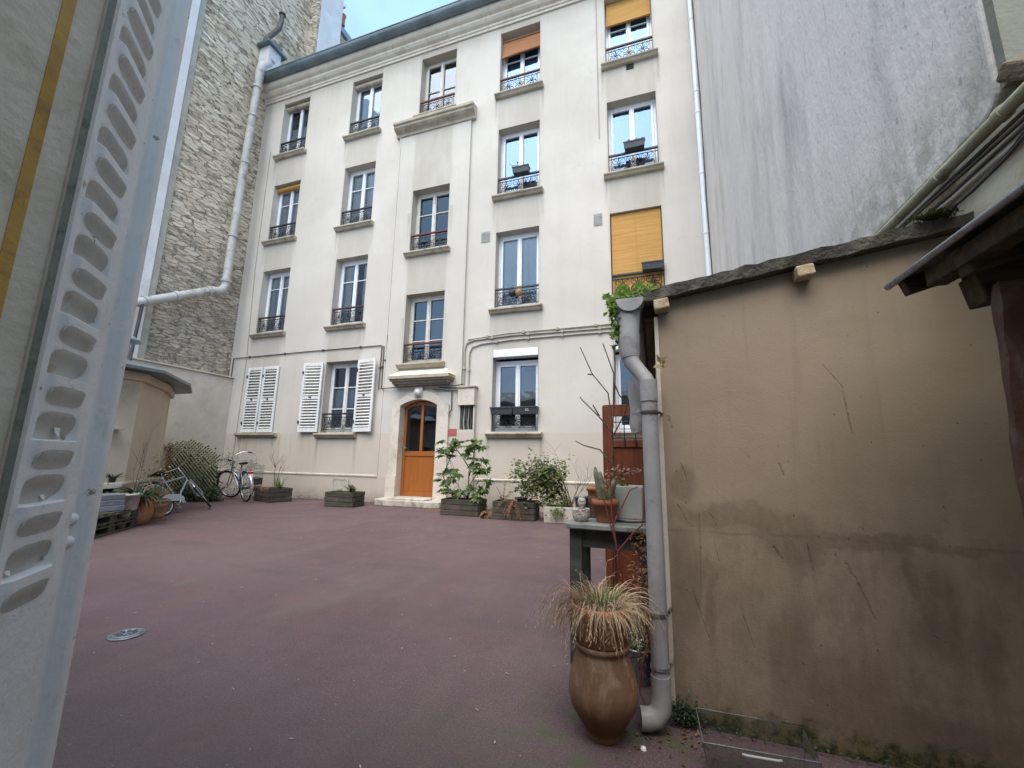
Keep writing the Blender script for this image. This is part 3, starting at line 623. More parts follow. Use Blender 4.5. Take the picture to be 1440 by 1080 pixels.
def window(x0, x1, z0, z1, Y=FY, bars=(), curtain=None, blind=None, rail='iron', frame='pvc_white', lab=None, sill=True, head=0):
    y = Y + .22; m = MB(); H = z1 - z0; c = (x0+x1)/2; zt = z1 - head
    fw = .055
    m.box(x0, x0+fw, y, y+.07, z0, zt); m.box(x1-fw, x1, y, y+.07, z0, zt); m.box(x0+fw, x1-fw, y, y+.07, zt-fw-.02, zt); m.box(x0+fw, x1-fw, y, y+.07, z0, z0+fw)
    for a, b in ((x0+fw+.004, c-.002), (c+.002, x1-fw-.004)):        # two casements
        za, zb = z0+fw+.004, zt-fw-.024; sw = .052
        m.box(a, a+sw, y-.018, y+.05, za, zb); m.box(b-sw, b, y-.018, y+.05, za, zb); m.box(a+sw, b-sw, y-.018, y+.05, zb-sw, zb); m.box(a+sw, b-sw, y-.018, y+.05, za, za+sw+.02)
        for f in bars:
            zz = za + (zb-za)*f; m.box(a+sw, b-sw, y-.005, y+.04, zz-.013, zz+.013)
    m.box(c-.028, c+.028, y-.034, y-.018, z0+fw, zt-fw-.024)          # meeting bead
    wn = m.build('window', MT[frame], AB, bevel=.004, seg=1)
    if lab: wn['label'] = lab
    p = MB(); p.quad((x0+fw,y+.02,z0+fw), (x1-fw,y+.02,z0+fw), (x1-fw,y+.02,zt-fw), (x0+fw,y+.02,zt-fw)); p.build('pane', MT['glass_sky' if x0 > -3.5 and z0 > 7 else 'glass'], wn, fix=False)
    if curtain:
        rg = random.Random(int(x0*100+z0*37)); cu = MB(); yy = y+.075
        kind, mat = curtain
        spans = {'full': [(x0+.03, x1-.03, z0, zt-.1)], 'low': [(x0+.03, x1-.03, z0, zt-.30)], 'side': [(x0+.03, x0+(x1-x0)*.36, z0, zt-.1), (x1-(x1-x0)*.30, x1-.03, z0, zt-.1)], 'left': [(x0+.03, x0+(x1-x0)*.42, z0, zt-.1)], 'half': [(x0+.03, x1-.03, z0, z0+H*.62)]}[kind]
        for a, b, za, zb in spans:
            n = 44; ph = rg.random()*6
            fr = [(a+(b-a)*i/n, yy + .022*math.sin(i*1.15+ph) + .012*math.sin(i*.47+ph*2)) for i in range(n+1)]
            vs = [(q[0], q[1], za) for q in fr] + [(q[0], yy+(q[1]-yy)*.6, zb) for q in fr]
            cu.add(vs, [(i, i+1, n+2+i, n+1+i) for i in range(n)], 0, True)
        cu.build('curtain', MT[mat], wn, fix=False)
    if sill:
        e = Y
        MB().prism([(e+.215,z0-.002),(e+.01,z0-.012),(e-.12,z0-.022),(e-.135,z0-.03),(e-.135,z0-.065),(e-.10,z0-.085),(e-.07,z0-.13),(e-.0,z0-.14),(e+.0,z0-.03),(e+.215,z0-.03)], 'x', x0-.095, x1+.095).build('sill', MT['sill'], wn, bevel=.006, seg=1)
    if rail:
        W_ = x1-x0-.012; gd = inst('window_guard', guard_mesh(W_), wn, (c, Y+.045, z0+.03))
        hm = MB().box(x0+.004, x1-.004, Y+.02, Y+.068, z0+.445, z0+.487)
        hm.build('handrail', MT[{'iron':'iron','red':'rail_red','brown':'rail_brown'}[rail]], wn, bevel=.006)
    if blind:
        kind, mat, drop = blind; b = MB()
        if kind == 'roll':
            b.tube([(x0+.01,y-.07,z1-.085),(x1-.01,y-.07,z1-.085)], .075, 12)
            if drop: b.box(x0+.02, x1-.02, y-.078, y-.07, z1-.1-drop, z1-.09)
        elif kind == 'hang':
            b.box(x0+.03, x1-.02, y-.10, y-.092, z1-.02-drop, z1-.02); b.tube([(x0+.02,y-.11,z1-.03-drop),(x1-.02,y-.11,z1-.03-drop)], .03, 8)
        elif kind == 'slant':
            a = (x0+.02, y-.16, z1-.62); c_ = (x1-.01, y-.16, z1-.60)
            b.add([(x0+.02,y-.07,z1-.14),(x1-.01,y-.07,z1-.14),(x1-.01,y-.16,z1-.14-drop),(x0+.02,y-.16,z1-.18-drop),(x0+.02,y-.06,z1-.14),(x1-.01,y-.06,z1-.14),(x1-.01,y-.15,z1-.14-drop),(x0+.02,y-.15,z1-.18-drop)], [(0,1,2,3),(4,5,6,7),(0,3,7,4),(1,2,6,5),(2,3,7,6)])
            b.tube([(x0+.02,y-.165,z1-.18-drop),(x1-.01,y-.165,z1-.14-drop)], .028, 8); b.tube([(x0+.01,y-.065,z1-.12),(x1-.01,y-.065,z1-.12)], .03, 8)
        elif kind == 'full':
            b.box(x0+.02, x1-.02, y-.16, y-.152, z0+.02, z1-.02); b.box(c-.006, c+.006, y-.168, y-.163, z0+.02, z1-.02, 0)
        b.build('blind', MT[mat], wn)
    return wn
r2, r3, r4 = ROWS
window(*C1, *r2, bars=(.76,), curtain=('full','curtain'), rail='brown')
window(*C1, *r3, bars=(.7,), curtain=('full','curtain'), blind=('roll','bamboo',.02), rail='iron')
window(*C1, *r4, curtain=('half','curtain'), blind=('roll','sill',.05))
window(*C2, *r2, bars=(.70,), curtain=('side','curtain'), rail='brown')
window(*C2, *r3, bars=(.68,.34), curtain=('full','curtain'))
window(*C2, *r4, curtain=('full','curtain'), blind=('roll','sill',.05))
window(*C2, 1.60, 3.40, bars=(.66,.33), curtain=('half','curtain'), frame='paint_white')
window(*C3, 3.22, 4.94, Y=BY, bars=(.66,.33), rail='red', frame='old_frame')
window(*C3, 6.05, 7.76, Y=BY, bars=(.66,.33), rail='red', frame='old_frame')
window(*C3, 9.97, 11.78, bars=(.5,), rail='red', frame='old_frame')
window(*C4, 1.60, 3.40, head=.22)
window(*C4, *r2, curtain=('full','curtain'))
window(*C4, *r3, curtain=('low','curtain_sky_tint'))
window(*C4, *r4, bars=(.62,), curtain=('half','curtain_sky_tint'), blind=('slant','bamboo_red',.52), rail='brown')
window(*C5, 1.60, 3.40, rail=None, head=.22)
window(*C5, *r2, blind=('full','bamboo',0), frame='old_frame')
window(*C5, *r3, curtain=('low','curtain_sky_tint'))
window(*C5, *r4, bars=(.62,), curtain=('half','curtain_sky_tint'), blind=('hang','bamboo',.62), rail='brown')
for cx in (C4, C5): MB().box(cx[0]+.01, cx[1]-.005, FY-.02, FY+.2, 3.225, 3.395).build('roller_shutter_box', MT['pvc_white'], AB, bevel=.008)

# louvred shutters beside the ground floor windows
def shutter_leaf(w_, h):
    m = MB(); s = .062; t_ = .034
    m.box(0, s, 0, t_, 0, h); m.box(w_-s, w_, 0, t_, 0, h); m.box(s, w_-s, 0, t_, 0, .10); m.box(s, w_-s, 0, t_, h-.08, h); m.box(s, w_-s, 0, t_, h*.47, h*.47+.075)
    for za, zb in ((.10, h*.47), (h*.47+.075, h-.08)):
        n = int((zb-za)/.072)
        for i in range(n):
            z = za + (zb-za)*(i+.5)/n
            m.obox((w_/2, t_*.5, z), (w_-2*s+.006, .052, .011), Matrix.Rotation(R(38), 3, 'X'))
    return m
def shutter(x, y, rot, w_=.53, h=1.77, z=1.61):
    me = shutter_leaf(w_, h)
    q = Matrix.Rotation(rot, 3, 'Z'); me.v = [tuple(q @ Vector(p) + Vector((x, y, z))) for p in me.v]
    s = me.build('shutter', MT['paint_white'], AB, bevel=.003, seg=1)
    for zz in (z+.25, z+h-.25, z+h*.5):
        l = MB(); p = q @ Vector((w_*.5 if zz == z+h*.5 else .02, -.012, 0)) + Vector((x, y, zz)); l.obox(p, (.06 if zz == z+h*.5 else .03, .03, .07 if zz != z+h*.5 else .025), q)
        l.build('latch' if zz == z+h*.5 else 'hinge', MT['iron'], s)
    return s
shutter(-10.55, 8.345, 0); shutter(-9.985, 8.345, 0)
shutter(-8.545, 8.28, R(5), .58); shutter(-6.90, 8.335, R(-7), .57)
m = MB().prism([(8.4,1.60),(8.27,1.585),(8.27,1.545),(8.33,1.50),(8.4,1.49)], 'x', -10.68, -9.30); m.build('sill', MT['sill'], AB)

# the door and its surround
def arc(x0, x1, zs, rise, n=12):
    return [(x0+(x1-x0)*i/n, zs + rise*(1-((2*i/n-1)**2))) for i in range(n+1)]
X0, X1, ZS = -5.58, -4.62, 2.205
sm_ = MB(); inn = arc(X0, X1, ZS, .135); out = [(-5.79,2.20)] + arc(-5.76, -4.36, 2.24, .30) + [(-4.33,2.20)]
yf, yb = BY-.055, BY+.20
ring_in = [(X0,.0)] + inn + [(X1,.0)]; ring_out = [(-5.79,.0)] + out[0:1] + out[1:-1] + out[-1:] + [(-4.33,.0)]
k = len(ring_in); ro = [ring_out[0]] + [ring_out[1 + round(i*(len(ring_out)-3)/(k-3))] for i in range(k-2)] + [ring_out[-1]]
for i in range(k-1):
    a, b, c_, d = ring_in[i], ring_in[i+1], ro[i+1], ro[i]
    sm_.quad((a[0],yf,a[1]), (b[0],yf,b[1]), (c_[0],yf,c_[1]), (d[0],yf,d[1]))
    sm_.quad((a[0],yf,a[1]), (a[0],yb,a[1]), (b[0],yb,b[1]), (b[0],yf,b[1]))
    sm_.quad((d[0],yf,d[1]), (c_[0],yf,c_[1]), (c_[0],BY,c_[1]), (d[0],BY,d[1]))
sm_.box(-5.83, -5.585, BY-.075, BY-.0, 0, .62); sm_.box(-4.615, -4.29, BY-.075, BY-.0, 0, .62)
sm_.box(-5.20, -5.0, BY-.085, BY-.054, 2.40, 2.62)
sm_.build('door_surround', MT['stone_trim'], AB)
dy = BY+.15; dm = MB(); dw = .07
dm.box(X0, X0+dw, dy, dy+.06, .17, 2.19); dm.box(X1-dw, X1, dy, dy+.06, .17, 2.19)
dm.box(X0+dw, X1-dw, dy, dy+.06, .17, .27); dm.box(X0+dw, X1-dw, dy, dy+.06, 1.06, 1.17); dm.box(-5.135, -5.065, dy-.004, dy+.056, 1.17, 2.30)
dm.box(X0+dw, X1-dw, dy+.02, dy+.05, .27, 1.06)
ti = arc(X0, X1, 2.19, .15); lo_ = arc(X0, X1, 2.10, .13)
for i in range(12):
    a, b = ti[i], ti[i+1]; c_, d = lo_[i], lo_[i+1]
    dm.quad((c_[0],dy-.002,c_[1]), (d[0],dy-.002,d[1]), (b[0],dy-.002,b[1]), (a[0],dy-.002,a[1])); dm.quad((c_[0],dy-.002,c_[1]), (c_[0],dy+.06,c_[1]), (d[0],dy+.06,d[1]), (d[0],dy-.002,d[1]))
DOOR = dm.build('door', MT['door_brown'], AB, bevel=.005, seg=1)
gp_ = [(X0+dw,1.17), (X1-dw,1.17)] + lo_[::-1][1:-1]
gq = MB(); gq.add([(x,dy+.025,z) for x, z in gp_], [tuple(range(len(gp_)))]); gq.build('pane', MT['glass'], DOOR, fix=False)
hm = MB(); hm.box(X0+.02, X0+.05, dy-.012, dy, 1.10, 1.30); hm.tube([(X0+.035,dy-.012,1.25),(X0+.035,dy-.055,1.25),(X0+.15,dy-.055,1.245)], .011, 8); hm.lathe([(.014,0),(.014,.01)], (X0+.035,dy-.02,1.14), 8)
hm.build('handle', MT['chrome'], DOOR)
st_ = MB(); st_.prism([(-5.92,8.36),(-5.86,7.97),(-5.70,7.90),(-4.45,7.90),(-4.28,7.97),(-4.22,8.36)], 'z', 0, .13); st_.box(-5.57, -4.63, 8.0, 8.62, .13, .168)
st_.build('door_step', MT['step_stone'], AB, bevel=.015)
lm = MB(); lm.lathe([(.0,.10),(.05,.09),(.085,.055),(.095,.02),(.095,.0)], (-5.1,BY-.086,2.49), 20, M=Matrix.Rotation(R(90),3,'X')); lm.build('door_lamp', MT['lamp_globe'], AB)
MB().box(-4.345, -4.135, BY-.012, BY-.001, 1.515, 1.665).build('plaque', MT['plaque'], AB)
# meter cabinet: a plastered pier with a cover and an open pipe niche
mc = MB(); mc.box(-4.075, -3.70, FY-.10, FY-.001, 0, 1.64); mc.box(-4.075, -4.045, FY-.10, FY-.001, 1.64, 2.16); mc.box(-3.735, -3.70, FY-.10, FY-.001, 1.64, 2.16)
MC = mc.build('meter_cabinet', MT['facade_render'], AB, bevel=.006)
MB().box(-4.085, -3.69, FY-.16, FY-.001, 2.17, 2.55).build('cover', MT['stone_trim'], MC, bevel=.008)
MB().box(-4.11, -3.665, FY-.19, FY-.001, 2.553, 2.59).build('cover_slab', MT['sill'], MC, bevel=.006)
MB().box(-4.044, -3.736, FY-.012, FY-.002, 1.645, 2.165).build('niche_back', MT['dark_hole'], MC)
for i, (x, q) in enumerate(((-4.0,.02),(-3.955,.014),(-3.90,.026),(-3.85,.012),(-3.80,.02))):
    MB().tube([(x,FY-.05,1.645),(x+.012*(-1)**i,FY-.06,1.8),(x-.01,FY-.05,1.95),(x,FY-.05,2.165)], q, 8).build('pipe', MT['cable_pale' if i % 2 else 'cable'], MC)
# vents, a bracket, drips
for (a, b, c_, d, mt) in ((-3.71,-3.49,6.03,6.29,'vent_grille'),(-1.08,-.90,6.0,6.27,'vent_grille'),(-.29,-.13,9.68,9.83,'dark_hole'),(-7.36,-6.98,.22,.48,'vent'),(-2.82,-2.46,.20,.47,'vent'),(-9.98,-9.62,.12,.46,'dark_hole')):
    v = MB(); v.box(a, b, FY-.012, FY-.001, c_, d)
    if mt == 'vent_grille': v.box((a+b)/2-.008, (a+b)/2+.008, FY-.02, FY-.012, c_, d); [v.box(a+.015, b-.015, FY-.018, FY-.0125, c_+.03+i*.035, c_+.045+i*.035) for i in range(6)]
    if mt == 'vent': v.box(a-.05, b+.05, FY-.022, FY-.0125, d, d+.035); v.box(a-.05, a, FY-.022, FY-.0125, c_-.02, d); v.box(b, b+.05, FY-.022, FY-.0125, c_-.02, d)
    v.build('vent', MT[mt], AB)
MB().prism([(8.4,.565),(8.385,.57),(8.38,.60),(8.4,.615)], 'x', -11.3, -6.13).build('plinth_band', MT['stone_trim'], AB)
MB().prism([(8.4,.565),(8.385,.57),(8.38,.60),(8.4,.615)], 'x', -3.69, 1.1).build('plinth_band', MT['stone_trim'], AB)
pb = MB()
for x in (-6.12, -4.08): pb.box(x-.016, x+.016, BY-.014, BY-.001, .62, 9.4)
pb.build('bay_moulding', MT['facade_render'], AB)

# ------------------------------------------------------------------ cables and pipes on the facade
def run(name, label, paths, r, mat, cat='cable', clips=0):
    m = MB()
    for p in paths:
        m.tube(p, r, 6)
        if clips:
            for a, b in zip(p, p[1:]):
                a, b = Vector(a), Vector(b); n = int((b-a).length/clips)
                for i in range(n): m.obox(a+(b-a)*(i+.5)/n + Vector((0,-.004,0)), (.02+2*r,.02+2*r,.02+2*r))
    o = m.build(name, MT[mat], None, paths[0][0]); tag(o, label, cat); return o
yc = FY-.02
run('wall_cable', 'dark cable along the facade above the closed white shutters, dropping beside the door bay', [[(-11.19,7.0,2.28),(-11.17,8.33,2.29),(-11.2,8.37,2.45),(-11.2,yc,3.70),(-10,yc,3.705),(-8.65,yc,3.72),(-6.3,yc,3.72),(-6.2,yc,3.69),(-6.19,yc,2.66)],[(-6.26,yc,3.68),(-6.26,yc-.02,2.62)],[(-6.1,yc-.02,3.95),(-6.14,yc-.02,2.7)]], .012, 'cable', clips=.85)
yb_ = FY-.025
run('wall_cable', 'bundle of pale cables running right above the window with the roller shutter box', [[(-4.01,yb_,2.6),(-4.02,yb_,3.45),(-3.98,yb_,3.6),(-3.8,yb_,3.66),(-2.9,yb_,3.70),(-1.4,yb_,3.69),(1.05,yb_,3.70)],[(-3.9,yb_,2.6),(-3.90,yb_,3.35),(-3.84,yb_,3.5),(-3.6,yb_,3.56),(-2.9,yb_,3.60),(-1.4,yb_,3.61),(1.05,yb_,3.60)],[(-3.95,yb_,3.68),(-3.0,yb_-.01,3.75),(-1.5,yb_,3.76),(1.05,yb_,3.79)]], .017, 'cable_pale', clips=.7)
run('wall_cable', 'loose dark cables under the canopy, leading to the meter cabinet', [[(-6.19,BY-.03,2.63),(-5.6,BY-.11,2.63),(-4.6,BY-.11,2.64),(-4.2,BY-.05,2.62),(-3.95,BY-.14,2.63)],[(-4.75,BY-.06,2.56),(-4.4,BY-.03,2.53),(-4.05,BY-.05,2.5)],[(-4.6,BY-.02,2.6),(-4.3,BY-.03,2.58),(-4.08,BY-.04,2.57)],[(-4.28,BY-.02,2.5),(-4.27,BY-.02,2.1),(-4.31,BY-.06,2.0),(-4.31,BY-.06,1.95)]], .013, 'cable')
run('wall_cable', 'thin grey cable dropping down the facade beside the top right window', [[(-.93,FY-.012,12.0),(-.92,FY-.012,8.1)]], .008, 'cable_pale')
run('wall_cable', 'thin cable climbing the facade at its left end past the small windows', [[(-10.75,FY-.012,.6),(-10.72,FY-.012,3.6),(-10.85,FY-.012,6.4),(-10.85,FY-.012,10.2)]], .008, 'cable_pale')
run('wall_cable', 'thin grey wire hanging in the corner beside the slim white drainpipe', [[(1.10,8.25,12.4),(1.12,8.0,8.2),(1.10,8.1,6.0),(1.12,8.0,2.4)]], .008, 'cable')
dp = MB(); dp.tube([(1.09,8.31,.0),(1.09,8.31,12.4)], .05, 12)
for z in (1.5,3.6,5.4,6.7,8.1,8.6,10.4,11.6): dp.tube([(1.09,8.31,z),(1.09,8.31,z+.04)], .06, 12)
tag(dp.build('drainpipe', MT['pvc_white'], None, (1.09,8.31,0)), 'slim white drainpipe in the corner between the cream facade and the tall grey-white gable', 'drainpipe')

# ------------------------------------------------------------------ window boxes and hanging things on the guards
def trough(w_, d=.17, h=.16):
    return MB().add([(-w_/2+.02,-d/2+.015,0),(w_/2-.02,-d/2+.015,0),(w_/2-.02,d/2-.015,0),(-w_/2+.02,d/2-.015,0),(-w_/2,-d/2,h),(w_/2,-d/2,h),(w_/2,d/2,h),(-w_/2,d/2,h),(-w_/2+.015,-d/2+.015,h),(w_/2-.015,-d/2+.015,h),(w_/2-.015,d/2-.015,h),(-w_/2+.015,d/2-.015,h),(-w_/2+.02,-d/2+.02,h-.03),(w_/2-.02,-d/2+.02,h-.03),(w_/2-.02,d/2-.02,h-.03),(-w_/2+.02,d/2-.02,h-.03)],
        [(3,2,1,0),(0,1,5,4),(1,2,6,5),(2,3,7,6),(3,0,4,7),(4,5,9,8),(5,6,10,9),(6,7,11,10),(7,4,8,11),(8,9,13,12),(9,10,14,13),(10,11,15,14),(11,8,12,15)]).box(-w_/2-.008, w_/2+.008, -d/2-.008, -d/2, h-.03, h+.002)
def window_box(x, z, w_, label, tilt=0):
    t = thing('window_box', label, 'window box', (x, FY-.07, z), 'window boxes on the iron guards')
    b = trough(w_); b.v = [tuple(Vector(p)+t.location) for p in b.v]; b.build('trough', MT['planter_dark'], t, bevel=.004, seg=1)
    s = MB().box(x-w_/2+.02, x+w_/2-.02, FY-.07-.065, FY-.07+.065, z+.12, z+.135); s.build('soil', MT['soil'], t)
    t.rotation_euler = (0, R(tilt), 0); return t
wb1 = window_box(-2.72, 7.58, .40, 'dark window box with a few pale flowers, on the guard of the fourth window column')
wb2 = window_box(-.18, 7.60, .43, 'dark window box with withered pink flowers, on the guard of the far right window', -1)
window_box(.08, 4.80, .42, 'dark empty window box on the guard before the lowered orange blind')
wa = window_box(-3.07, 1.95, .50, 'left dark window box of the pair on the ground floor guard')
wbx = window_box(-2.55, 1.95, .54, 'right dark window box on the ground floor guard, bearing a small white mark')
lg = MB(); zq = 2.045
for dx in (-.03, .005): lg.tube([(-2.5+dx,FY-.168,zq-.012),(-2.505+dx+.012,FY-.168,zq+.012),(-2.48+dx+.01,FY-.168,zq+.004)], .004, 5)
lg.box(-2.535, -2.45, FY-.166, FY-.163, zq-.026, zq-.021); lg.build('mark', MT['pvc_white'], wbx)
def sprigs(name, label, box, n, mat, h, cat='plant', wid=.03, L=.05, w_=.3, seed=1, group=None):
    rg = random.Random(seed); m = MB(); c = Vector(box)
    for i in range(n):
        b = c + Vector((rg.uniform(-w_/2, w_/2), rg.uniform(-.05,.05), 0)); hh = h*rg.uniform(.4,1); tp = b + Vector((rg.uniform(-.06,.06), rg.uniform(-.06,.04), hh))
        m.tube([b, (b+tp)/2+Vector((.01,0,0)), tp], .003, 4, caps=False)
        for j in range(4): m.leaf(tp - Vector((0,0,hh*.18*j)), (rg.uniform(-1,1), rg.uniform(-1,1), rg.uniform(-.2,.9)), (0,-.5,1), L*rg.uniform(.6,1.2), wid)
    o = m.build(name, MT[mat], None, box); tag(o, label, cat, group); return o
sprigs('flowering_plant', 'small pale flowers in the window box of the fourth window column', (-2.86,FY-.07,7.71), 7, 'yellow_leaf', .16, w_=.12, seed=4, L=.06, wid=.045)
sprigs('flowering_plant', 'withered pink flowers in the window box of the far right window', (-.18,FY-.07,7.73), 22, 'dry_flower', .08, w_=.36, seed=5, wid=.04)
for x, mt, lab in ((-2.90,'black_plastic','black ball-shaped pot hanging on the guard under pale curtains'), (-2.74,'wicker','woven ball-shaped pot hanging on the guard under pale curtains')):
    t = thing('hanging_pot', lab, 'hanging pot', (x, FY-.05, 4.66), 'pots hanging on one guard')
    m = MB(); m.lathe([(.02,-.085),(.06,-.065),(.085,-.01),(.08,.04),(.06,.07),(.045,.075),(.04,.04)], t.location, 16); m.build('bowl', MT[mt], t)
    m = MB(); [m.tube([(x+s*.06,FY-.05,4.72),(x,FY-.03,4.87)], .003, 4) for s in (-1,1)]; m.build('cord', MT['cable'], t)
    if mt == 'wicker': sprigs('small_plant', 'small yellowish plant in the woven hanging pot', (x,FY-.05,4.72), 12, 'yellow_leaf', .06, w_=.08, seed=8, L=.04)

# ------------------------------------------------------------------ party wall of rubble stone on the left
SB = thing('stone_building', 'tall party wall of rough rubble stone rising above the roofs on the left', 'building', (-11.4, 8, 0))
def ygrid(mb, x, ys, zs):
    for a, b in zip(ys, ys[1:]):
        for c_, d in zip(zs, zs[1:]): mb.quad((x,a,c_),(x,b,c_),(x,b,d),(x,a,d))
m = MB(); ygrid(m, -11.33, [6.2,8.39,10.75], [0,4,8,12,16,22]); m.quad((-11.33,10.75,0),(-11.33,12.4,0),(-11.33,12.4,17.75),(-11.33,10.75,18.0))
m.quad((-11.33,6.2,22),(-11.33,10.75,22),(-14,10.75,22),(-14,6.2,22)); m.quad((-11.33,12.4,0),(-14,12.4,0),(-14,12.4,17.75),(-11.33,12.4,17.75)); m.quad((-11.33,10.75,18),(-14,10.75,18),(-14,10.75,22),(-11.33,10.75,22))
m.build('wall', MT['rubble_stone'], SB, fix=False)
MB().box(-11.6, -11.22, 10.76, 12.45, 17.76, 18.02).build('roof_edge', MT['zinc_light'], SB)
m = MB(); m.box(-11.33, -10.98, 9.72, 10.72, 12, 21.9); m.box(-11.35, -10.93, 10.72, 10.80, 18.5, 18.65); cb = m.build('chimney_breast', MT['white_render'], SB, bevel=.01)
MB().box(-11.33, -10.99, 9.60, 9.715, 12, 21.9).build('chimney_side', MT['rubble_stone'], cb)
m = MB(); m.lathe([(.09,0),(.12,.05),(.10,.12),(.11,.42),(.13,.46),(.13,.5)], (-11.25,11.0,18.02), 14); m.build('chimney_pot', MT['terracotta'], SB)
m = MB().box(-11.33, -10.92, 7.95, 8.38, 12.7, 13.66); fb = m.build('flue_box', MT['white_render'], SB, bevel=.01)
MB().box(-11.35, -10.82, 7.82, 8.52, 13.66, 13.74).build('cap_slab', MT['zinc'], fb, bevel=.01)
m = MB(); m.tube([(-11.2,7.98,13.74),(-11.16,7.98,14.0),(-11.14,8.12,14.3),(-11.12,8.32,14.75),(-11.1,8.36,15.05),(-11.1,8.36,15.3)], [.07,.07,.075,.075,.07,.07], 10); m.tube([(-11.1,8.36,15.34),(-11.1,8.36,15.42)], [.11,.09], 10)
m.build('stove_pipe', MT['rusty_pipe'], SB)
wm2 = thing('neighbour_house', 'white rendered house wall with a grey edge, seen between the shutter and the rubble stone', 'building', (-11.3, 3, 0))
m = MB(); m.add([(-11.26,-.25,0),(-11.26,6.12,0),(-11.26,6.12,16),(-11.26,-.25,6)],[(0,1,2,3)]); m.quad((-11.26,6.12,0),(-14,6.04,0),(-14,6.04,16),(-11.26,6.12,16)); m.quad((-11.26,-.25,6),(-11.26,6.12,16),(-14,6.04,16),(-14,-.25,6)); m.build('wall', MT['white_render'], wm2, fix=False)
MB().box(-11.40, -11.285, 6.12, 6.28, 0, 22).build('edge_strip', MT['grey_edge'], wm2)
m = MB().box(-11.36, -11.14, 5.0, 8.398, 0, 3.12); m.box(-11.4, -11.10, 5.0, 8.397, 3.12, 3.16)
tag(m.build('garden_wall', MT['garden_wall'], None, (-11.2,7,0), bevel=.01), 'low beige rendered wall at the foot of the rubble stone wall', 'wall')
# the big soil pipe
dp = MB(); px = -11.05
def bend(p, r, n=12): dp.tube(p, r, n)
bend([(px,8.12,13.2),(px,8.06,13.05),(px,7.92,12.86),(px,7.86,12.55),(px,7.85,12.2),(px,7.78,9),(px,7.75,5.62),(px,7.70,5.46),(px,7.58,5.37),(px,7.4,5.32),(px,5.95,4.47),(px,5.2,4.05)], [.13,.15,.15,.125,.105,.105,.105,.11,.115,.11,.10,.10], 14)
for z in (5.7,7.05,9.4,11.0,12.0): dp.tube([(px,7.75+.1*(z-5.6)/6.6,z),(px,7.75+.1*(z-5.6)/6.6,z+.07)], .135, 14)
for y in (7.35,6.62,6.02): 
    z = 4.47+(y-5.95)*.586; dp.tube([(px,y,z),(px,y-.06,z-.035)], .13, 14)
dp.tube([(px,8.10,13.2),(px,8.13,13.26)], .16, 14)
tag(dp.build('soil_pipe', MT['pipe_white'], None, (px,7.8,5)), 'thick white weathered pipe running down the rubble stone wall and bending left', 'drainpipe')
tag(MB().tube([(-11.0,5.9,4.38),(-10.95,5.86,4.0),(-10.9,5.80,3.1),(-10.9,5.79,2.9)], .035, 8).build('vent_pipe', MT['cable'], None, (-11,5.85,3)), 'thin black pipe hanging from the end of the thick white pipe', 'pipe')

# ------------------------------------------------------------------ outhouse with a chamfered corner
OH = thing('outhouse', 'low beige outhouse with a chamfered corner and zinc roof at the left', 'outhouse', (-8.4, 4, 0))
pl_ = [(-7.6,-.2),(-7.6,4.25),(-8.42,5.10),(-9.3,5.75),(-11.1,5.75),(-11.1,-.2)]
def off(k): return [(-7.6+k,-.2),(-7.6+k,4.25+k*.42),(-8.42+k*.75,5.10+k*.9),(-9.3+k*.5,5.75+k),(-11.1,5.75+k),(-11.1,-.2)]
OW = MB().prism(pl_, 'z', 0, 2.13).build('wall', MT['outhouse'], OH)
MB().prism(off(.05), 'z', 2.13, 2.265).build('frieze', MT['outhouse'], OH, bevel=.01)
MB().prism(off(.022), 'z', .555, .595).build('plinth_band', MT['stone_trim'], OH, bevel=.006)
m = MB(); e = off(.30); i_ = off(-.55); n = len(e)
vs = [(x,y,2.27) for x, y in e] + [(x,y,2.315) for x, y in e] + [(x,y,2.56) for x, y in i_] + [(x,y,2.27) for x, y in i_]
m.add(vs, [(j,(j+1)%n,n+(j+1)%n,n+j) for j in range(n)] + [(n+j,n+(j+1)%n,2*n+(j+1)%n,2*n+j) for j in range(n)] + [tuple(range(2*n,3*n))] + [tuple(range(n))[::-1]])
rf = m.build('roof', MT['zinc'], OH)
m = MB(); m.prism(off(-.50), 'z', 2.56, 2.68); m.box(-11.0, -8.9, -.2, 4.6, 2.68, 2.82); m.build('roof_sheet', MT['zinc_light'], rf, bevel=.01)
m = MB(); m.tube([(-9.2,4.75,2.6),(-9.2,4.75,3.02)], .10, 12); m.lathe([(.12,0),(.26,.03),(.26,.07),(.12,.14),(0,.16)], (-9.2,4.75,3.02), 14); m.build('roof_vent', MT['zinc_light'], OH)
m = MB(); m.box(-7.6, -7.45, 3.86, 4.06, 1.36, 1.38); m.lathe([(.02,0),(.06,.02),(.065,.06),(.05,.09)], (-7.53,3.90,1.27), 12); m.build('wall_lamp', MT['pipe_white'], OH)
sh = thing('wall_shelf', 'small pale stone ledge on the outhouse wall carrying a potted plant', 'shelf', (-7.5, 4.0, .5))
m = MB(); m.box(-7.60, -7.36, 3.72, 4.10, .52, .60); m.build('slab', MT['stone_trim'], sh, bevel=.008); m = MB(); [m.prism([(-7.6,.30),(-7.6,.52),(-7.42,.52)], 'y', y, y+.04) for y in (3.78,4.0)]; m.build('bracket', MT['cable'], sh)

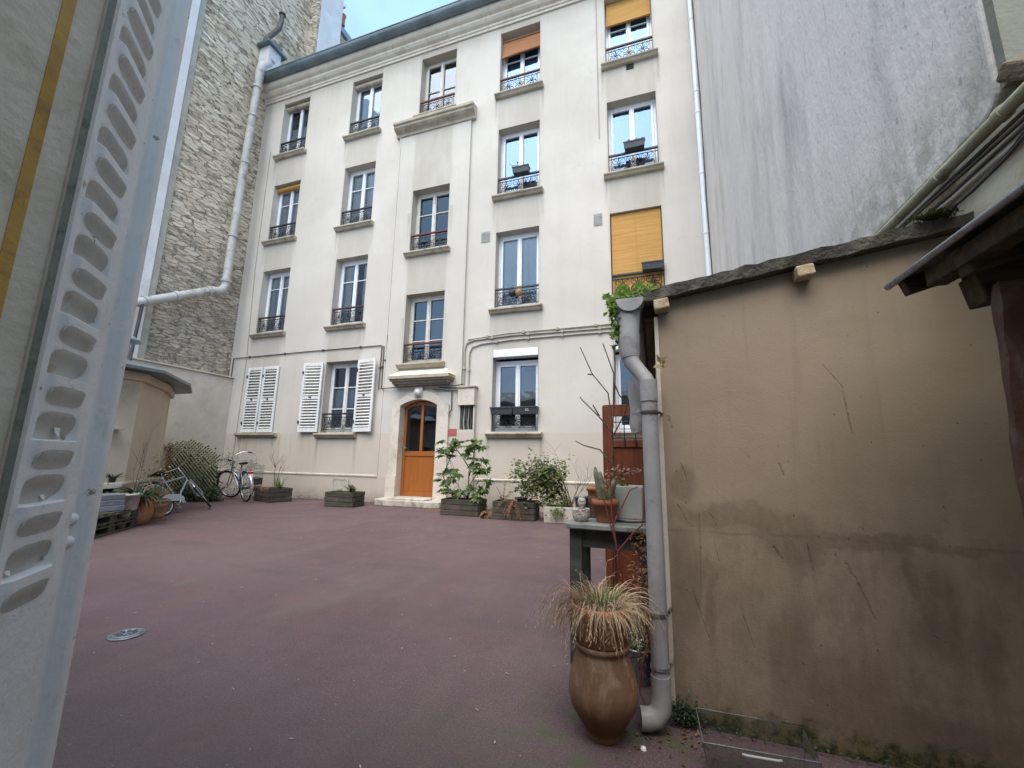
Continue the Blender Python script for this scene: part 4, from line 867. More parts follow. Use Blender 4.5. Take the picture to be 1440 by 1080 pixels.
# ------------------------------------------------------------------ gable on the right with the pipes below it
GB = thing('gable_building', 'tall grey-white streaked gable wall filling the upper right', 'building', (1.3, 5, 0))
def rnd_edge():
    p = []; zc = 2.24
    for i in range(8):
        a = R(180+i*90/7); p.append((1.70+.10+.10*math.cos(a), zc+.10+.10*math.sin(a)))
    return p
m = MB(); poly = [(8.395,2.24)] + [(y,z) for y, z in rnd_edge()[::-1]] + [(1.70,3.3),(8.395,12.3)]
m.prism(poly, 'x', 1.155, 1.30); m.build('wall', MT['gable_render'], GB, bevel=.012)
m = MB(); m.prism([(1.72,2.25),(8.39,2.25),(8.39,12.25),(1.72,3.25)], 'x', 1.305, 4); m.box(1.166, 4, 1.66, 1.695, 2.30, 3.28); m.build('end_wall', MT['end_render'], GB)
m = MB(); m.box(1.185, 1.9, .2, 8.39, 1.90, 2.232); m.box(1.28, 1.9, .2, 8.39, 0, 1.897); m.build('lower_wall', MT['lower_wall'], GB)
m = MB(); rg = random.Random(3)
for i in range(26): 
    y = 1.66 - rg.random()*.30; m.obox((1.19+rg.random()*.1, y, 2.235+rg.random()*.10), (.10,.09,.06), Matrix.Rotation(rg.random()*3,3,'X') @ Matrix.Rotation(rg.random()*3,3,'Z'))
m.build('broken_mortar', MT['mortar'], GB, bevel=.01)
m = MB(); m.box(1.22, 1.9, 1.30, 1.62, 2.36, 2.372); m.box(1.215, 1.23, 1.30, 1.62, 2.30, 2.371); m.box(1.20, 1.5, 1.2, 1.55, 2.275, 2.285); m.build('flashing', MT['zinc_light'], GB)
pl2 = [(1.15,.3,2.19),(1.142,1.0,2.19),(1.14,1.72,2.193),(1.14,2.4,2.196),(1.14,3.6,2.205)]
m = MB(); m.tube(pl2, .022, 10)
for y in (1.35,1.66,2.0,2.5): m.tube([(1.14,y,2.193),(1.14,y+.03,2.193)], .027, 10)
tag(m.build('wall_pipe', pm('mossy_pipe', (.27,.265,.17), (.40,.39,.28), 5, .6, .3, 40, dirt=(.08,.075,.045), dsc=7, damt=.8), None, (1.14,2,2.2)), 'mossy grey-green pipe along the foot of the tall grey-white gable', 'pipe')
run('wall_cable', 'black and pale cables hanging just under the mossy pipe on the gable', [[(1.165,.4,2.13),(1.16,1.3,2.125),(1.16,1.75,2.135),(1.155,2.3,2.15),(1.15,3.3,2.16)],[(1.165,.4,2.10),(1.165,1.45,2.115),(1.16,2.0,2.105),(1.15,3.2,2.15)],[(1.168,.4,2.155),(1.168,1.5,2.16),(1.165,2.6,2.17)]], .007, 'cable')
run('wall_cable', 'pale conduit following the black cables under the mossy pipe', [[(1.17,.4,2.075),(1.17,1.5,2.085),(1.165,2.0,2.085),(1.155,3.2,2.13)]], .009, 'cable_pale')
run('wall_cable', 'black cable swinging up from the shed roof at the right', [[(1.12,2.02,1.985),(1.10,1.9,2.0),(1.085,1.75,1.985),(1.09,1.6,2.01),(1.10,1.4,2.08),(1.10,.9,2.2)],[(1.12,2.0,1.985),(1.095,1.87,1.99),(1.075,1.75,1.972),(1.08,1.6,1.99),(1.10,1.35,2.07)]], .0055, 'iron')

# ------------------------------------------------------------------ the shed in front on the right
SH = thing('shed', 'brown-beige plastered shed with a sloping mossy slab roof at the right', 'shed', (.6, 3, 0))
def roofz(x): return 1.765 + (x-.0)*.150
m = MB(); nx = 12; xs = [.032 + i*(1.275-.032)/nx for i in range(nx+1)]
for a, b in zip(xs, xs[1:]):
    for k in range(8): m.quad((a,2.01,roofz(a)*k/8),(b,2.01,roofz(b)*k/8),(b,2.01,roofz(b)*(k+1)/8),(a,2.01,roofz(a)*(k+1)/8))
m.build('front_wall', MT['shed_plaster'], SH, fix=False)
m = MB(); m.quad((.016,2.02,0),(.016,4.4,0),(.016,4.4,1.765),(.016,2.02,1.765)); m.quad((.016,4.4,0),(1.18,4.4,0),(1.18,4.4,1.94),(.016,4.4,1.765)); m.build('side_wall', MT['outhouse'], SH, fix=False)
m = MB(); rg = random.Random(9); n = 26; vt = []; vb = []
for i in range(n+1):
    x = -.03 + i*(1.21+.03)/n; j = rg.uniform(-.006,.006)
    vt.append((x, 1.945+rg.uniform(-.006,.006), roofz(x)+.052+j)); vb.append((x, 1.955+rg.uniform(-.005,.005), roofz(x)+.002+rg.uniform(-.004,.003)))
k = n+1; bk = [(x,4.5,z) for x, y, z in vt]; bb = [(x,4.5,z) for x, y, z in vb]
m.add(vt+vb+bk+bb, [(k+i,k+i+1,i+1,i) for i in range(n)] + [(i,i+1,2*k+i+1,2*k+i) for i in range(n)] + [(k+i,3*k+i,3*k+i+1,k+i+1) for i in range(n)] + [(0,2*k,3*k,k),(n,k+n,3*k+n,2*k+n)])
m.build('roof_slab', MT['roof_slab'], SH)
for x in (.048, .62):
    m = MB(); z = roofz(x)-.028; m.obox((x,1.972,z-.004), (.066,.075,.05), Matrix.Rotation(R(-7),3,'Y')); m.build('beam_end', MT['corbel'], SH, bevel=.007)
m = MB(); m.box(.014, .0315, 2.003, 2.06, .0, 1.70); m.build('lit_corner_strip', MT['stone_trim'], SH)  # pale strip standing in for the lit left face of the shed
m = MB(); m.box(-.03, .010, 2.03, 4.35, 1.70, 1.765); m.build('eaves_board', MT['old_timber'], SH)
# gutter and downpipe on the shed
DP = thing('rain_gutter', 'grey plastic gutter and downpipe at the corner of the shed', 'gutter', (-.05, 1.93, 0))
m = MB(); r0 = .062; gx, gz = -.09, 1.775
gp = [(gx+r0*math.cos(a), gz+r0*math.sin(a)) for a in [R(180+i*15) for i in range(13)]] + [(gx+(r0-.006)*math.cos(a), gz+(r0-.006)*math.sin(a)) for a in [R(360-i*15) for i in range(13)]]
m.prism(gp, 'y', 1.93, 4.4); m.prism([(gx+r0*math.cos(a), gz+r0*math.sin(a)) for a in [R(180+i*15) for i in range(13)]], 'y', 1.918, 1.93)
m.build('trough', MT['pvc_grey'], DP)
m = MB(); m.tube([(gx-.012,1.985,gz-.02),(gx-.012,1.98,gz-.09),(gx-.012,1.97,1.60),(gx-.012,1.965,1.575)], [.058,.053,.046,.045], 16); m.tube([(gx-.012,1.97,1.61),(gx-.012,1.965,1.54),(gx-.008,1.965,1.50)], [.050,.048,.042], 16)
m.tube([(gx-.008,1.965,1.51),(gx+.0,1.96,1.475),(gx+.030,1.95,1.43),(gx+.055,1.94,1.395),(gx+.068,1.93,1.36),(gx+.068,1.93,1.33)], [.040,.036,.034,.034,.035,.035], 16)
m.build('outlet', MT['pvc_grey'], DP)
m = MB(); m.tube([(-.022,1.93,1.385),(-.022,1.93,.14)], .034, 18); m.tube([(-.022,1.93,1.385),(-.022,1.93,1.29)], .0375, 18)
m.tube([(-.022,1.93,.20),(-.022,1.93,.13),(-.024,1.925,.085),(-.045,1.915,.055),(-.078,1.905,.048),(-.102,1.90,.048)], [.038,.038,.04,.04,.041,.041], 18)
m.build('downpipe', MT['pvc_grey'], DP)
for z in (1.235, .42, .225):
    m = MB(); m.tube([(-.022,1.93,z),(-.022,1.93,z+.012)], .0385, 18); m.tube([(.02,1.95,z+.007),(.03,2.009,z+.007)], .006, 6); m.build('pipe_clip', MT['cable' if z > .3 else 'chrome'], DP)
m = MB(); m.tube([(-.085,2.08,1.42),(-.088,2.07,1.36),(-.082,2.07,1.27),(-.085,2.06,1.20),(-.08,2.06,1.16)], [.03,.034,.030,.033,.03], 10); m.tube([(-.09,2.07,1.255),(-.078,2.07,1.245)], .036, 10)
tag(m.build('pipe_stub', MT['pvc_grey'], None, (-.085,2.07,1.2)), 'short grey pipe stub behind the shed downpipe', 'pipe')
# lean-to at the far right: sheet roof on timber, red pier
LT = thing('lean_to', 'dark timber lean-to with a metal sheet edge above a reddish pier, far right', 'lean-to', (1.0, 1.3, 0))
m = MB(); m.quad((.75,1.64,1.615),(.75,.95,1.607),(1.3,.95,1.775),(1.3,1.64,1.783)); m.quad((.75,1.64,1.608),(.75,.95,1.60),(1.3,.95,1.768),(1.3,1.64,1.776)); m.quad((.75,1.64,1.615),(1.3,1.64,1.783),(1.3,1.64,1.776),(.75,1.64,1.608)); m.tube([(.75,1.645,1.612),(.75,.95,1.605)], .0105, 10)
m.build('roof_sheet', MT['zinc_dull'], LT)
m = MB(); m.bar((.765,1.59,1.585),(1.28,1.59,1.745),.035,.05); m.bar((.80,1.50,1.575),(.80,.97,1.568),.05,.05); m.bar((.78,1.36,1.56),(1.28,1.36,1.715),.05,.075); m.bar((.92,1.56,1.595),(.92,.97,1.588),.06,.07)
m.build('rafter', MT['old_timber'], LT, bevel=.004)
m = MB(); m.bar((.84,1.44,1.505),(1.25,1.42,1.575),.08,.085); m.build('wall_plate', MT['old_timber'], LT, bevel=.005)
m = MB(); rg = random.Random(5); n = 30; a = []; b = []
for i in range(n+1): a.append((.782+.065*i/n+rg.uniform(-.005,.005), 1.36, 1.5*i/n)); b.append((.788+.065*i/n+rg.uniform(-.004,.004), 1.395, 1.5*i/n))
m.add(a+b+[(1.02,1.36,0),(1.02,1.36,1.5),(1.02,1.395,0),(1.02,1.395,1.5)], [(i,n+1+i,n+2+i,i+1) for i in range(n)] + [tuple(range(n+1))+(2*n+3,2*n+2)] + [(n+1+i) for i in ()] and [(i,n+1+i,n+2+i,i+1) for i in range(n)] + [tuple(range(n+1))+(2*n+3,2*n+2)])
m.add([(.847,1.36,1.5),(1.02,1.36,1.5),(1.02,1.395,1.5),(.853,1.395,1.5)], [(0,1,2,3)])
m.build('pier', MT['pier_red'], LT, fix=False)
m = MB(); rg = random.Random(12)
for i in range(420):
    q = Vector((1.06+rg.gauss(0,.03), 1.93+rg.gauss(0,.02), roofz(1.06)+.055)); m.leaf(q, (rg.uniform(-1,1),rg.uniform(-1,1),rg.uniform(.1,1.2)), (0,0,1), .022, .008)
tag(m.build('moss_tuft', MT['dark_moss'], None, (1.06,1.93,1.97)), 'tuft of moss on the edge of the shed roof near the metal sheet', 'moss')

# ------------------------------------------------------------------ our own house behind the camera, its reveal and folding shutter
CH = thing('plastered_house', 'beige plastered window reveal with an ochre stripe at the far left edge', 'building', (-.8, -.2, 0))
m = MB(); ygl = [(-11.2,-8),(-8,-4),(-4,-.9),(-.9,.9),(.9,4)]
HH = 3.6
for a, b in ygl: m.quad((a,-.28,0),(b,-.28,0),(b,-.28,HH if b < 1 else 2.3),(a,-.28,HH if b < 1 else 2.3))
m.quad((-11.2,-.28,HH),(.9,-.28,HH),(.9,-6,HH+1.2),(-11.2,-6,HH+1.2)); m.quad((.9,-.28,2.3),(.9,-.28,HH),(.9,-6,HH+1.2),(.9,-6,2.3)); m.quad((.9,-.28,2.3),(4,-.28,2.3),(4,-6,2.4),(.9,-6,2.4))
m.build('wall', MT['plain_render'], CH, fix=False)
m = MB()
for x in (-9.5,-7.2,-4.9,-2.6):
    for z in (1.2,): m.box(x, x+1.05, -.30, -.27, z, z+1.75)
m.build('window', MT['zinc'], CH)
m = MB(); m.box(-1.2, -.660, -.275, .2575, -.0, 2.6); m.build('reveal', MT['reveal'], CH, bevel=.004)
m = MB(); m.box(-.661, -.6585, .2185, .2295, .0, 2.6); rv = m.build('ochre_stripe', MT['ochre'], CH)

SHT = thing('folding_shutter', 'grey-white metal folding shutter leaf with pressed louvres and peeling paint, close at the left', 'shutter', (-.7, .3, .6))
ta = R(42.5); nn = Vector((math.cos(ta), math.sin(ta), 0)); dd = Vector((-math.sin(ta), math.cos(ta), 0))
def SP(s, z, o): return nn*(-.3+o) + dd*s + Vector((0,0,z+1.03))
slots = [-.138,-.0605,.0135,.0885,.1625,.2365,.3115,.3895,.468,.545,.622,.70,.778,.856,.934]
def sstep(a, b, x):
    t = min(max((x-a)/(b-a), 0), 1); return t*t*(3-2*t)
def louvre(s, z):
    """outward push of the sheet at a point"""
    o = 0
    for q in slots:
        u = z - q
        if -.045 < u < .045:
            wl = sstep(.645,.656,s)*(1-sstep(.725,.736,s))
            if u >= 0: o += -.0085*wl*(1-sstep(.004,.034,u))*(1 if u < .036 else 0)
            else: o += wl*(.0052 if u > -.011 else .0052*(1-sstep(.011,.036,-u)))
    return o
zs = []; z = -.62
while z < 1.12:
    zs.append(z); near = min(abs(z-q) for q in slots); z += .0022 if near < .046 else .008
for q in slots: zs += [q-.0004, q+.0004]
zs = sorted(set(zs)); ss = [.634,.640] + [.645+.0018*i for i in range(7)] + [.66+.006*i for i in range(11)] + [.7235+.0018*i for i in range(8)] + [.742,.752,.760]
m = MB(); vs = [SP(s, z, louvre(s, z)) for z in zs for s in ss]; k = len(ss)
m.add(vs, [(j*k+i,j*k+i+1,(j+1)*k+i+1,(j+1)*k+i) for j in range(len(zs)-1) for i in range(k-1)], 0, True)
pr = [(.760,0),(.766,-.0015),(.772,-.0045),(.779,-.010),(.787,-.0125),(.798,-.0130),(.8105,-.0130),(.814,-.010),(.816,-.0025),(.819,-.0005),(.824,0),(.837,0),(.8385,-.0015),(.8385,-.012)]
vs = [SP(s, z, o) for z in (-.62,0,.5,1.12) for s, o in pr]; k = len(pr)
m.add(vs, [(j*k+i,j*k+i+1,(j+1)*k+i+1,(j+1)*k+i) for j in range(3) for i in range(k-1)], 0, True)
m.quad(SP(.634,-.62,0), SP(.634,1.12,0), SP(.634,1.12,-.014), SP(.634,-.62,-.014))
o = m.build('panel', MT['shutter_paint'], SHT, fix=False)
# thin darker film mesh on the sloping faces: painted shade of the pressed hollows
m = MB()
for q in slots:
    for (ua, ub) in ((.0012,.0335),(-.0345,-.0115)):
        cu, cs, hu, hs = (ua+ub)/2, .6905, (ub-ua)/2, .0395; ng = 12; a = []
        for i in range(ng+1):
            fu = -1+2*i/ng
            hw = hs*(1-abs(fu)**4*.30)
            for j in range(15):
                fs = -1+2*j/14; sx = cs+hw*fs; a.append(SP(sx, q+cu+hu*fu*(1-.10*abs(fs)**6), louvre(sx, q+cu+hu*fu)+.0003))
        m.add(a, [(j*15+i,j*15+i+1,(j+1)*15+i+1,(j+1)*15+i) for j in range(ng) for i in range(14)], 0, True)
m.build('louvre_shade_film', MT['hollow_shade'], SHT, fix=False)
m = MB(); p = [(.630,-.010),(.631,-.008),(.632,-.007),(.633,-.006),(.634,-.004)]
vs = [SP(s, z, o) for z in (-.62,0,.5,1.12) for s, o in p]; m.add(vs, [(j*5+i,j*5+i+1,(j+1)*5+i+1,(j+1)*5+i) for j in range(3) for i in range(4)], 0, True)
m.build('hinge_strip', MT['hinge_gap'], SHT, fix=False)
for z in (-.092, -.1215):
    m = MB(); c_ = SP(.792, z, -.0125); M3 = Matrix((dd, Vector((0,0,1)), nn)).transposed()
    m.lathe([(.0085,0),(.0085,.003),(.0062,.0065),(.0,.008)], c_, 14, M=M3); m.build('rivet', MT['shutter_paint'], SHT)
# flakes of paint lifting off
for s, z, w_, h in ((.700,.026,.017,.017),(.702,-.054,.010,.007),(.667,-.132,.010,.006)):
    m = MB(); b = louvre(s, z)+.0006; a = [SP(s-w_/2,z+h/2,b), SP(s,z+h/2,b), SP(s+w_/2,z+h*.45,b), SP(s+w_*.42,z,b+.001), SP(s+w_*.1,z-h/2,b+.0035), SP(s-w_*.3,z-h*.2,b+.002)]
    m.add(a, [(0,1,3,5),(1,2,3),(3,4,5)], 0, True)
    m.build('paint_flake', MT['shutter_paint'], SHT, fix=False)
m = MB()
for s, z, w_, h in ((.665,.1,.022,.017),(.724,.021,.014,.016),(.728,-.128,.009,.008),(.64,.07,.004,.004)):
    b = louvre(s, z)+.0008; n = 9; rg = random.Random(int(z*1e4)); m.add([SP(s+w_/2*math.cos(i*2*math.pi/n)*rg.uniform(.7,1.1), z+h/2*math.sin(i*2*math.pi/n)*rg.uniform(.7,1.1), b) for i in range(n)], [tuple(range(n))])
m.build('bare_metal_patch', MT['corbel'], SHT, fix=False)

# ------------------------------------------------------------------ wooden planters and what grows in them
def planter(label, cx, cy, w_, d, h, rot, seed):
    t = thing('wooden_planter', label, 'planter', (cx, cy, 0), 'wooden planters along the facade', local=True); t.rotation_euler = (0,0,rot)
    rg = random.Random(seed); m = MB(); nb = 3; bh = h/nb; th = .028
    for i in range(nb):
        z0, z1 = i*bh+.004, (i+1)*bh-.004
        for s in (-1, 1):
            j = rg.uniform(-.006,.006)
            m.box(-w_/2+j, w_/2+j, s*d/2-th/2, s*d/2+th/2, z0, z1); m.box(s*w_/2-th/2, s*w_/2+th/2, -d/2+th/2+.001, d/2-th/2-.001, z0+.002, z1-.002)
    m.build('boards', MT['old_wood'], t, bevel=.004, seg=1)
    m = MB()
    for sx in (-1,1):
        for sy in (-1,1): m.box(sx*(w_/2-.05)-.02, sx*(w_/2-.05)+.02, sy*(d/2-.035)-.018, sy*(d/2-.035)+.018, .0, h-.01)
    m.build('corner_post', MT['old_wood'], t)
    n = 8; m = MB(); g_ = [(-w_/2+.015+(w_-.03)*i/n, -d/2+.015+(d-.03)*j/n, h-.055+rg.uniform(-.015,.02)) for j in range(n+1) for i in range(n+1)]
    m.add(g_, [(j*(n+1)+i,j*(n+1)+i+1,(j+1)*(n+1)+i+1,(j+1)*(n+1)+i) for j in range(n) for i in range(n)], 0, True); m.build('soil', MT['soil'], t, fix=False)
    return t
planter('weathered wooden planter draped with dry straw near the parked bicycles', -8.36, 7.62, .74, .48, .30, R(-18), 1)
planter('low dark wooden planter with one small herb, left of the door step', -6.27, 7.52, .66, .42, .30, R(6), 2)
planter('dark wooden planter holding the tall leafy shrub, right of the door', -3.45, 7.40, .74, .42, .29, R(2), 3)
planter('dark wooden planter with brown dead fern fronds', -2.39, 7.30, .74, .42, .31, R(4), 4)

def V(*a): return Vector(a)
def palmate(m, c, d, up, r, rg, n=8):
    """a hand-shaped leaf"""
    d = d.normalized(); sd = d.cross(up).normalized(); up = sd.cross(d)
    for i in range(n):
        a = R(-125 + 250*i/(n-1)); q = d*math.cos(a) + sd*math.sin(a); L_ = r*(1-.35*abs(i-(n-1)/2)/((n-1)/2))
        q = (q - up*rg.uniform(.05,.35)).normalized(); m.leaf(c, q, up, L_, L_*.46, 0, .08)
def fatsia():
    rg = random.Random(11); t = thing('leafy_shrub', 'tall leafy green shrub with hand-shaped leaves, right of the brown door', 'shrub', (-3.45,7.4,.25))
    st = [([V(-3.62,7.40,.24),V(-3.78,7.38,.45),V(-3.90,7.36,.7),V(-3.76,7.35,1.0),V(-3.66,7.35,1.2)],.011), ([V(-3.38,7.40,.24),V(-3.37,7.4,.6),V(-3.36,7.38,.85),V(-3.5,7.36,1.05),V(-3.62,7.33,1.2)],.013), ([V(-3.36,7.4,.7),V(-3.28,7.38,1.0),V(-3.25,7.36,1.22),V(-3.12,7.34,1.30)],.009), ([V(-3.37,7.4,.5),V(-3.2,7.38,.75),V(-3.12,7.36,.92)],.008), ([V(-3.4,7.4,.24),V(-3.5,7.36,.42),V(-3.55,7.33,.52)],.007), ([V(-3.38,7.4,.3),V(-3.25,7.34,.5),V(-3.05,7.3,.52)],.007)]
    m = MB()
    for p, r in st: m.tube(p, [r*(1-.1*i) for i in range(len(p))], 6)
    lv = MB()
    cl = [((-3.62,7.33,1.24),.28,.13,16), ((-3.84,7.33,1.10),.17,.14,9), ((-3.38,7.34,1.27),.22,.10,10), ((-3.08,7.33,1.30),.12,.07,4), ((-3.86,7.35,.70),.15,.14,7), ((-3.68,7.34,.72),.14,.13,6), ((-3.24,7.35,.90),.17,.16,10), ((-3.10,7.34,.74),.13,.15,7), ((-3.52,7.32,.42),.2,.12,9), ((-3.2,7.31,.42),.22,.11,9), ((-3.84,7.33,.48),.1,.10,4), ((-3.02,7.3,.5),.1,.1,4)]
    for c, rx, rz, n in cl:
        for i in range(n):
            p = V(*c) + V(rg.uniform(-1,1)*rx, rg.uniform(-1,1)*rx*.6, rg.uniform(-1,1)*rz)
            o = p - V(*c); d = V(o.x+rg.uniform(-.1,.1), o.y-.08+rg.uniform(-.08,.08), rg.uniform(-.14,.06)); 
            s0 = min((q for pp, _ in st for q in pp), key=lambda q: (q-p).length)
            m.tube([s0, (s0+p)/2+V(0,0,.02), p], .0035, 4, caps=False)
            palmate(lv, p, d, V(rg.uniform(-.3,.3), rg.uniform(-.55,.1), 1), rg.uniform(.12,.20), rg)
    m.build('stem', MT['bark'], t); lv.build('foliage', MT['fatsia'], t, fix=False)
fatsia()

def branchy(m, p, d, L_, r, depth, rg, tips, spread=.6, droop=0, kids=3):
    n = 5; pts = [p]; q = p.copy(); dd_ = d.normalized()
    for i in range(n):
        dd_ = (dd_ + V(rg.uniform(-1,1), rg.uniform(-1,1), rg.uniform(-1,1))*.16 + V(0,0,-droop)).normalized(); q = q + dd_*L_/n; pts.append(q.copy())
    m.tube(pts, [r*(1-.13*i) for i in range(n+1)], 5 if depth > 1 else 4, caps=False); tips += pts[2:]
    if depth > 0:
        for _ in range(kids):
            b = pts[rg.randint(1, n)]; nd = (dd_ + V(rg.uniform(-1,1), rg.uniform(-1,1), rg.uniform(-.7,1))*spread*1.6).normalized(); branchy(m, b, nd, L_*rg.uniform(.45,.75), r*.55, depth-1, rg, tips, spread, droop, kids)
def cotoneaster():
    rg = random.Random(31); t = thing('arching_shrub', 'arching small-leaved shrub with bare twigs, growing from the pale concrete trough', 'shrub', (-1.55,7.25,.22)); m = MB(); tips = []
    for h, e, n_ in ((1.02,-2.28,0),(.92,-2.38,0),(.80,-2.20,0),(.70,-2.34,0),(.98,-2.05,0),(.60,-2.12,0),(.86,-1.9,0),(1.0,-1.75,0),(.72,-1.85,0)):
        x0 = -1.40+rg.uniform(-.08,.06); y_ = 7.24+rg.uniform(-.12,.12); sp_ = e-x0; pts = []
        for i in range(13):
            f = i/12; pts.append(V(x0+sp_*f**1.15, y_+rg.uniform(-.02,.02), .24+(h-.24)*math.sin(min(f*1.9,math.pi*.5+f*.75))**.9*(1-.35*max(0,f-.62)/.38)))
        m.tube(pts, [.011*(1-.07*i) for i in range(13)], 5, caps=False); tips += pts[4:]
        for i in range(4, 13):
            for _ in range(2): branchy(m, pts[i], V(rg.uniform(-.8,.3),rg.uniform(-.7,.4),rg.uniform(-.8,.7)), rg.uniform(.12,.26), .004, 1, rg, tips, .6, .05, 2)
    bare = []
    for d, L_ in (((.25,0,1.1),.56),((.7,0,.9),.46),((-.1,0,1.25),.66),((-1.1,0,1.0),.85),((.5,0,1.1),.5)): branchy(m, V(-1.40,7.26,.26), V(*d), L_, .006, 2, rg, bare, .75, 0, 3)
    lv = MB()
    for p in tips:
        if p.x > -1.32 and p.z > .5 and rg.random() < .75: continue
        for _ in range(2):
            if rg.random() < .52: continue
            lv.leaf(p+V(rg.uniform(-.045,.045),rg.uniform(-.045,.045),rg.uniform(-.05,.04)), (rg.uniform(-1,1),rg.uniform(-1,.3),rg.uniform(-.6,.4)), (rg.uniform(-.5,.5),-.6,1), rg.uniform(.045,.075), rg.uniform(.035,.055))
    for _ in range(200):
        lv.leaf(V(rg.uniform(-1.95,-1.42), 7.05+rg.uniform(0,.3), rg.uniform(.22,.40)), (rg.uniform(-1,1),rg.uniform(-1,.2),rg.uniform(-.4,.6)), (rg.uniform(-.4,.4),-.5,1), rg.uniform(.04,.07), .04)
    for _ in range(40): lv.leaf(V(rg.gauss(-1.58,.06), 7.02, rg.uniform(.10,.24)), (rg.uniform(-1,1),-.6,rg.uniform(-1,.2)), (0,-1,.4), .05, .042)
    m.build('branch', MT['bark'], t); lv.build('foliage', MT['ivy'], t, fix=False)
cotoneaster()
m = MB(); m.add([(-1.82,7.05,0),(-1.20,7.08,0),(-1.20,7.44,0),(-1.82,7.44,0),(-1.84,7.04,.26),(-1.19,7.07,.26),(-1.19,7.46,.26),(-1.84,7.46,.26),(-1.79,7.09,.26),(-1.24,7.12,.26),(-1.24,7.41,.26),(-1.79,7.41,.26),(-1.79,7.09,.21),(-1.24,7.12,.21),(-1.24,7.41,.21),(-1.79,7.41,.21)],
    [(3,2,1,0),(0,1,5,4),(1,2,6,5),(2,3,7,6),(3,0,4,7),(4,5,9,8),(5,6,10,9),(6,7,11,10),(7,4,8,11),(8,9,13,12),(9,10,14,13),(10,11,15,14),(11,8,12,15),(12,13,14,15)])
tag(m.build('concrete_trough', MT['concrete'], None, (-1.5,7.25,0), bevel=.01), 'pale concrete trough under the arching shrub', 'planter')
def frond_plant(name, label, cat, c, fr, mat, seed, leaf=.05, wid=.014, stem='bark'):
    rg = random.Random(seed); t = thing(name, label, cat, c); m = MB(); lv = MB(); c = V(*c)
    for d, L_, dr in fr:
        q = c + V(rg.uniform(-.03,.03), rg.uniform(-.03,.03), 0); v = V(*d).normalized(); pts = [q.copy()]
        for i in range(9): v = (v + V(0,0,-dr)).normalized(); q = q + v*L_/9; pts.append(q.copy())
        m.tube(pts, [.004*(1-.08*i) for i in range(10)], 4, caps=False)
        for i, p in enumerate(pts[1:], 1):
            k = pts[i]-pts[i-1]; sd = k.cross(V(0,0,1))
            if sd.length < 1e-4: sd = V(1,0,0)
            sd.normalize()
            for s in (-1,1):
                for u in (0,.5): lv.leaf(p-k*u, sd*s+k.normalized()*.6+V(0,0,rg.uniform(-.7,.1)), (0,-.4,1), leaf*(1.15-i/12)*rg.uniform(.7,1.2), wid)
    m.build('stem', MT[stem], t); lv.build('foliage', MT[mat], t, fix=False); return t
rgf = random.Random(40)
frond_plant('dead_fern', 'withered brown fern hanging over the front of its planter', 'fern', (-2.42,7.22,.27), [((rgf.uniform(-.6,.9),-.55-rgf.random()*.5,rgf.uniform(.1,.9)),rgf.uniform(.26,.48),rgf.uniform(.14,.30)) for _ in range(13)], 'dead_fern', 41, .055, .012)
frond_plant('dead_fern', 'small clump of dead brown fern on the ground between two planters', 'fern', (-2.86,7.18,.06), [((rgf.uniform(-1,.6),-.5,rgf.uniform(.2,.8)),rgf.uniform(.14,.24),.2) for _ in range(9)], 'dead_fern', 42, .07, .022)
frond_plant('red_leaved_plant', 'thin plant with dark red leaves at the left end of the fern planter', 'plant', (-2.62,7.32,.27), [((-.35,-.1,1),.30,.05),((.1,0,1.2),.36,.0),((.5,-.1,.8),.26,.06),((-.6,-.1,.6),.22,.05)], 'dry_flower', 43, .06, .02, 'red_twig')
frond_plant('herb', 'small green herb at the right end of the low dark planter', 'plant', (-6.06,7.50,.27), [((rgf.uniform(-.7,.7),rgf.uniform(-.6,.2),1),rgf.uniform(.14,.25),.06) for _ in range(7)], 'ivy', 44, .065, .04, 'grass_green')
frond_plant('herb', 'few grass-like sprouts inside the low dark planter', 'plant', (-6.35,7.48,.26), [((rgf.uniform(-.9,.9),rgf.uniform(-.6,.2),.8),rgf.uniform(.08,.15),.08) for _ in range(9)], 'grass_green', 45, .03, .012, 'grass_green')
frond_plant('herb', 'low green plant at the right end of the fern planter', 'plant', (-2.14,7.26,.28), [((rgf.uniform(-1,1),rgf.uniform(-1,.2),.7),rgf.uniform(.1,.2),.12) for _ in range(12)], 'dark_leaf', 46, .06, .035, 'grass_green')
m = MB().lathe([(.08,0),(.11,.10),(.12,.10),(.12,.115),(.105,.115),(.10,.06)], (-2.28,7.24,.255), 18); tag(m.build('plastic_pot', MT['planter_dark'], None, (-2.28,7.24,.25)), 'dark blue plastic pot sunk in the fern planter', 'pot')
frond_plant('spiky_plant', 'bright green spiky plant in the straw-draped planter by the bicycles', 'plant', (-8.10,7.55,.28), [((rgf.uniform(-1,1),rgf.uniform(-.8,.5),1.1),rgf.uniform(.2,.32),.07) for _ in range(16)], 'weed', 47, .05, .014, 'grass_green')
def bare(name, label, base, dirs, r, seed, mat='bark', depth=2, spread=.5, kids=3):
    rg = random.Random(seed); m = MB(); tp = []
    for d, L_ in dirs: branchy(m, V(*base), V(*d), L_, r, depth, rg, tp, spread, 0, kids)
    return tag(m.build(name, MT[mat], None, base), label, 'plant')
bare('bare_sapling', 'bare leafless sapling standing in the straw-draped planter', (-8.32,7.62,.25), [((-.12,0,1),.62),((.08,0,1),.55)], .010, 51, depth=2, spread=.45)
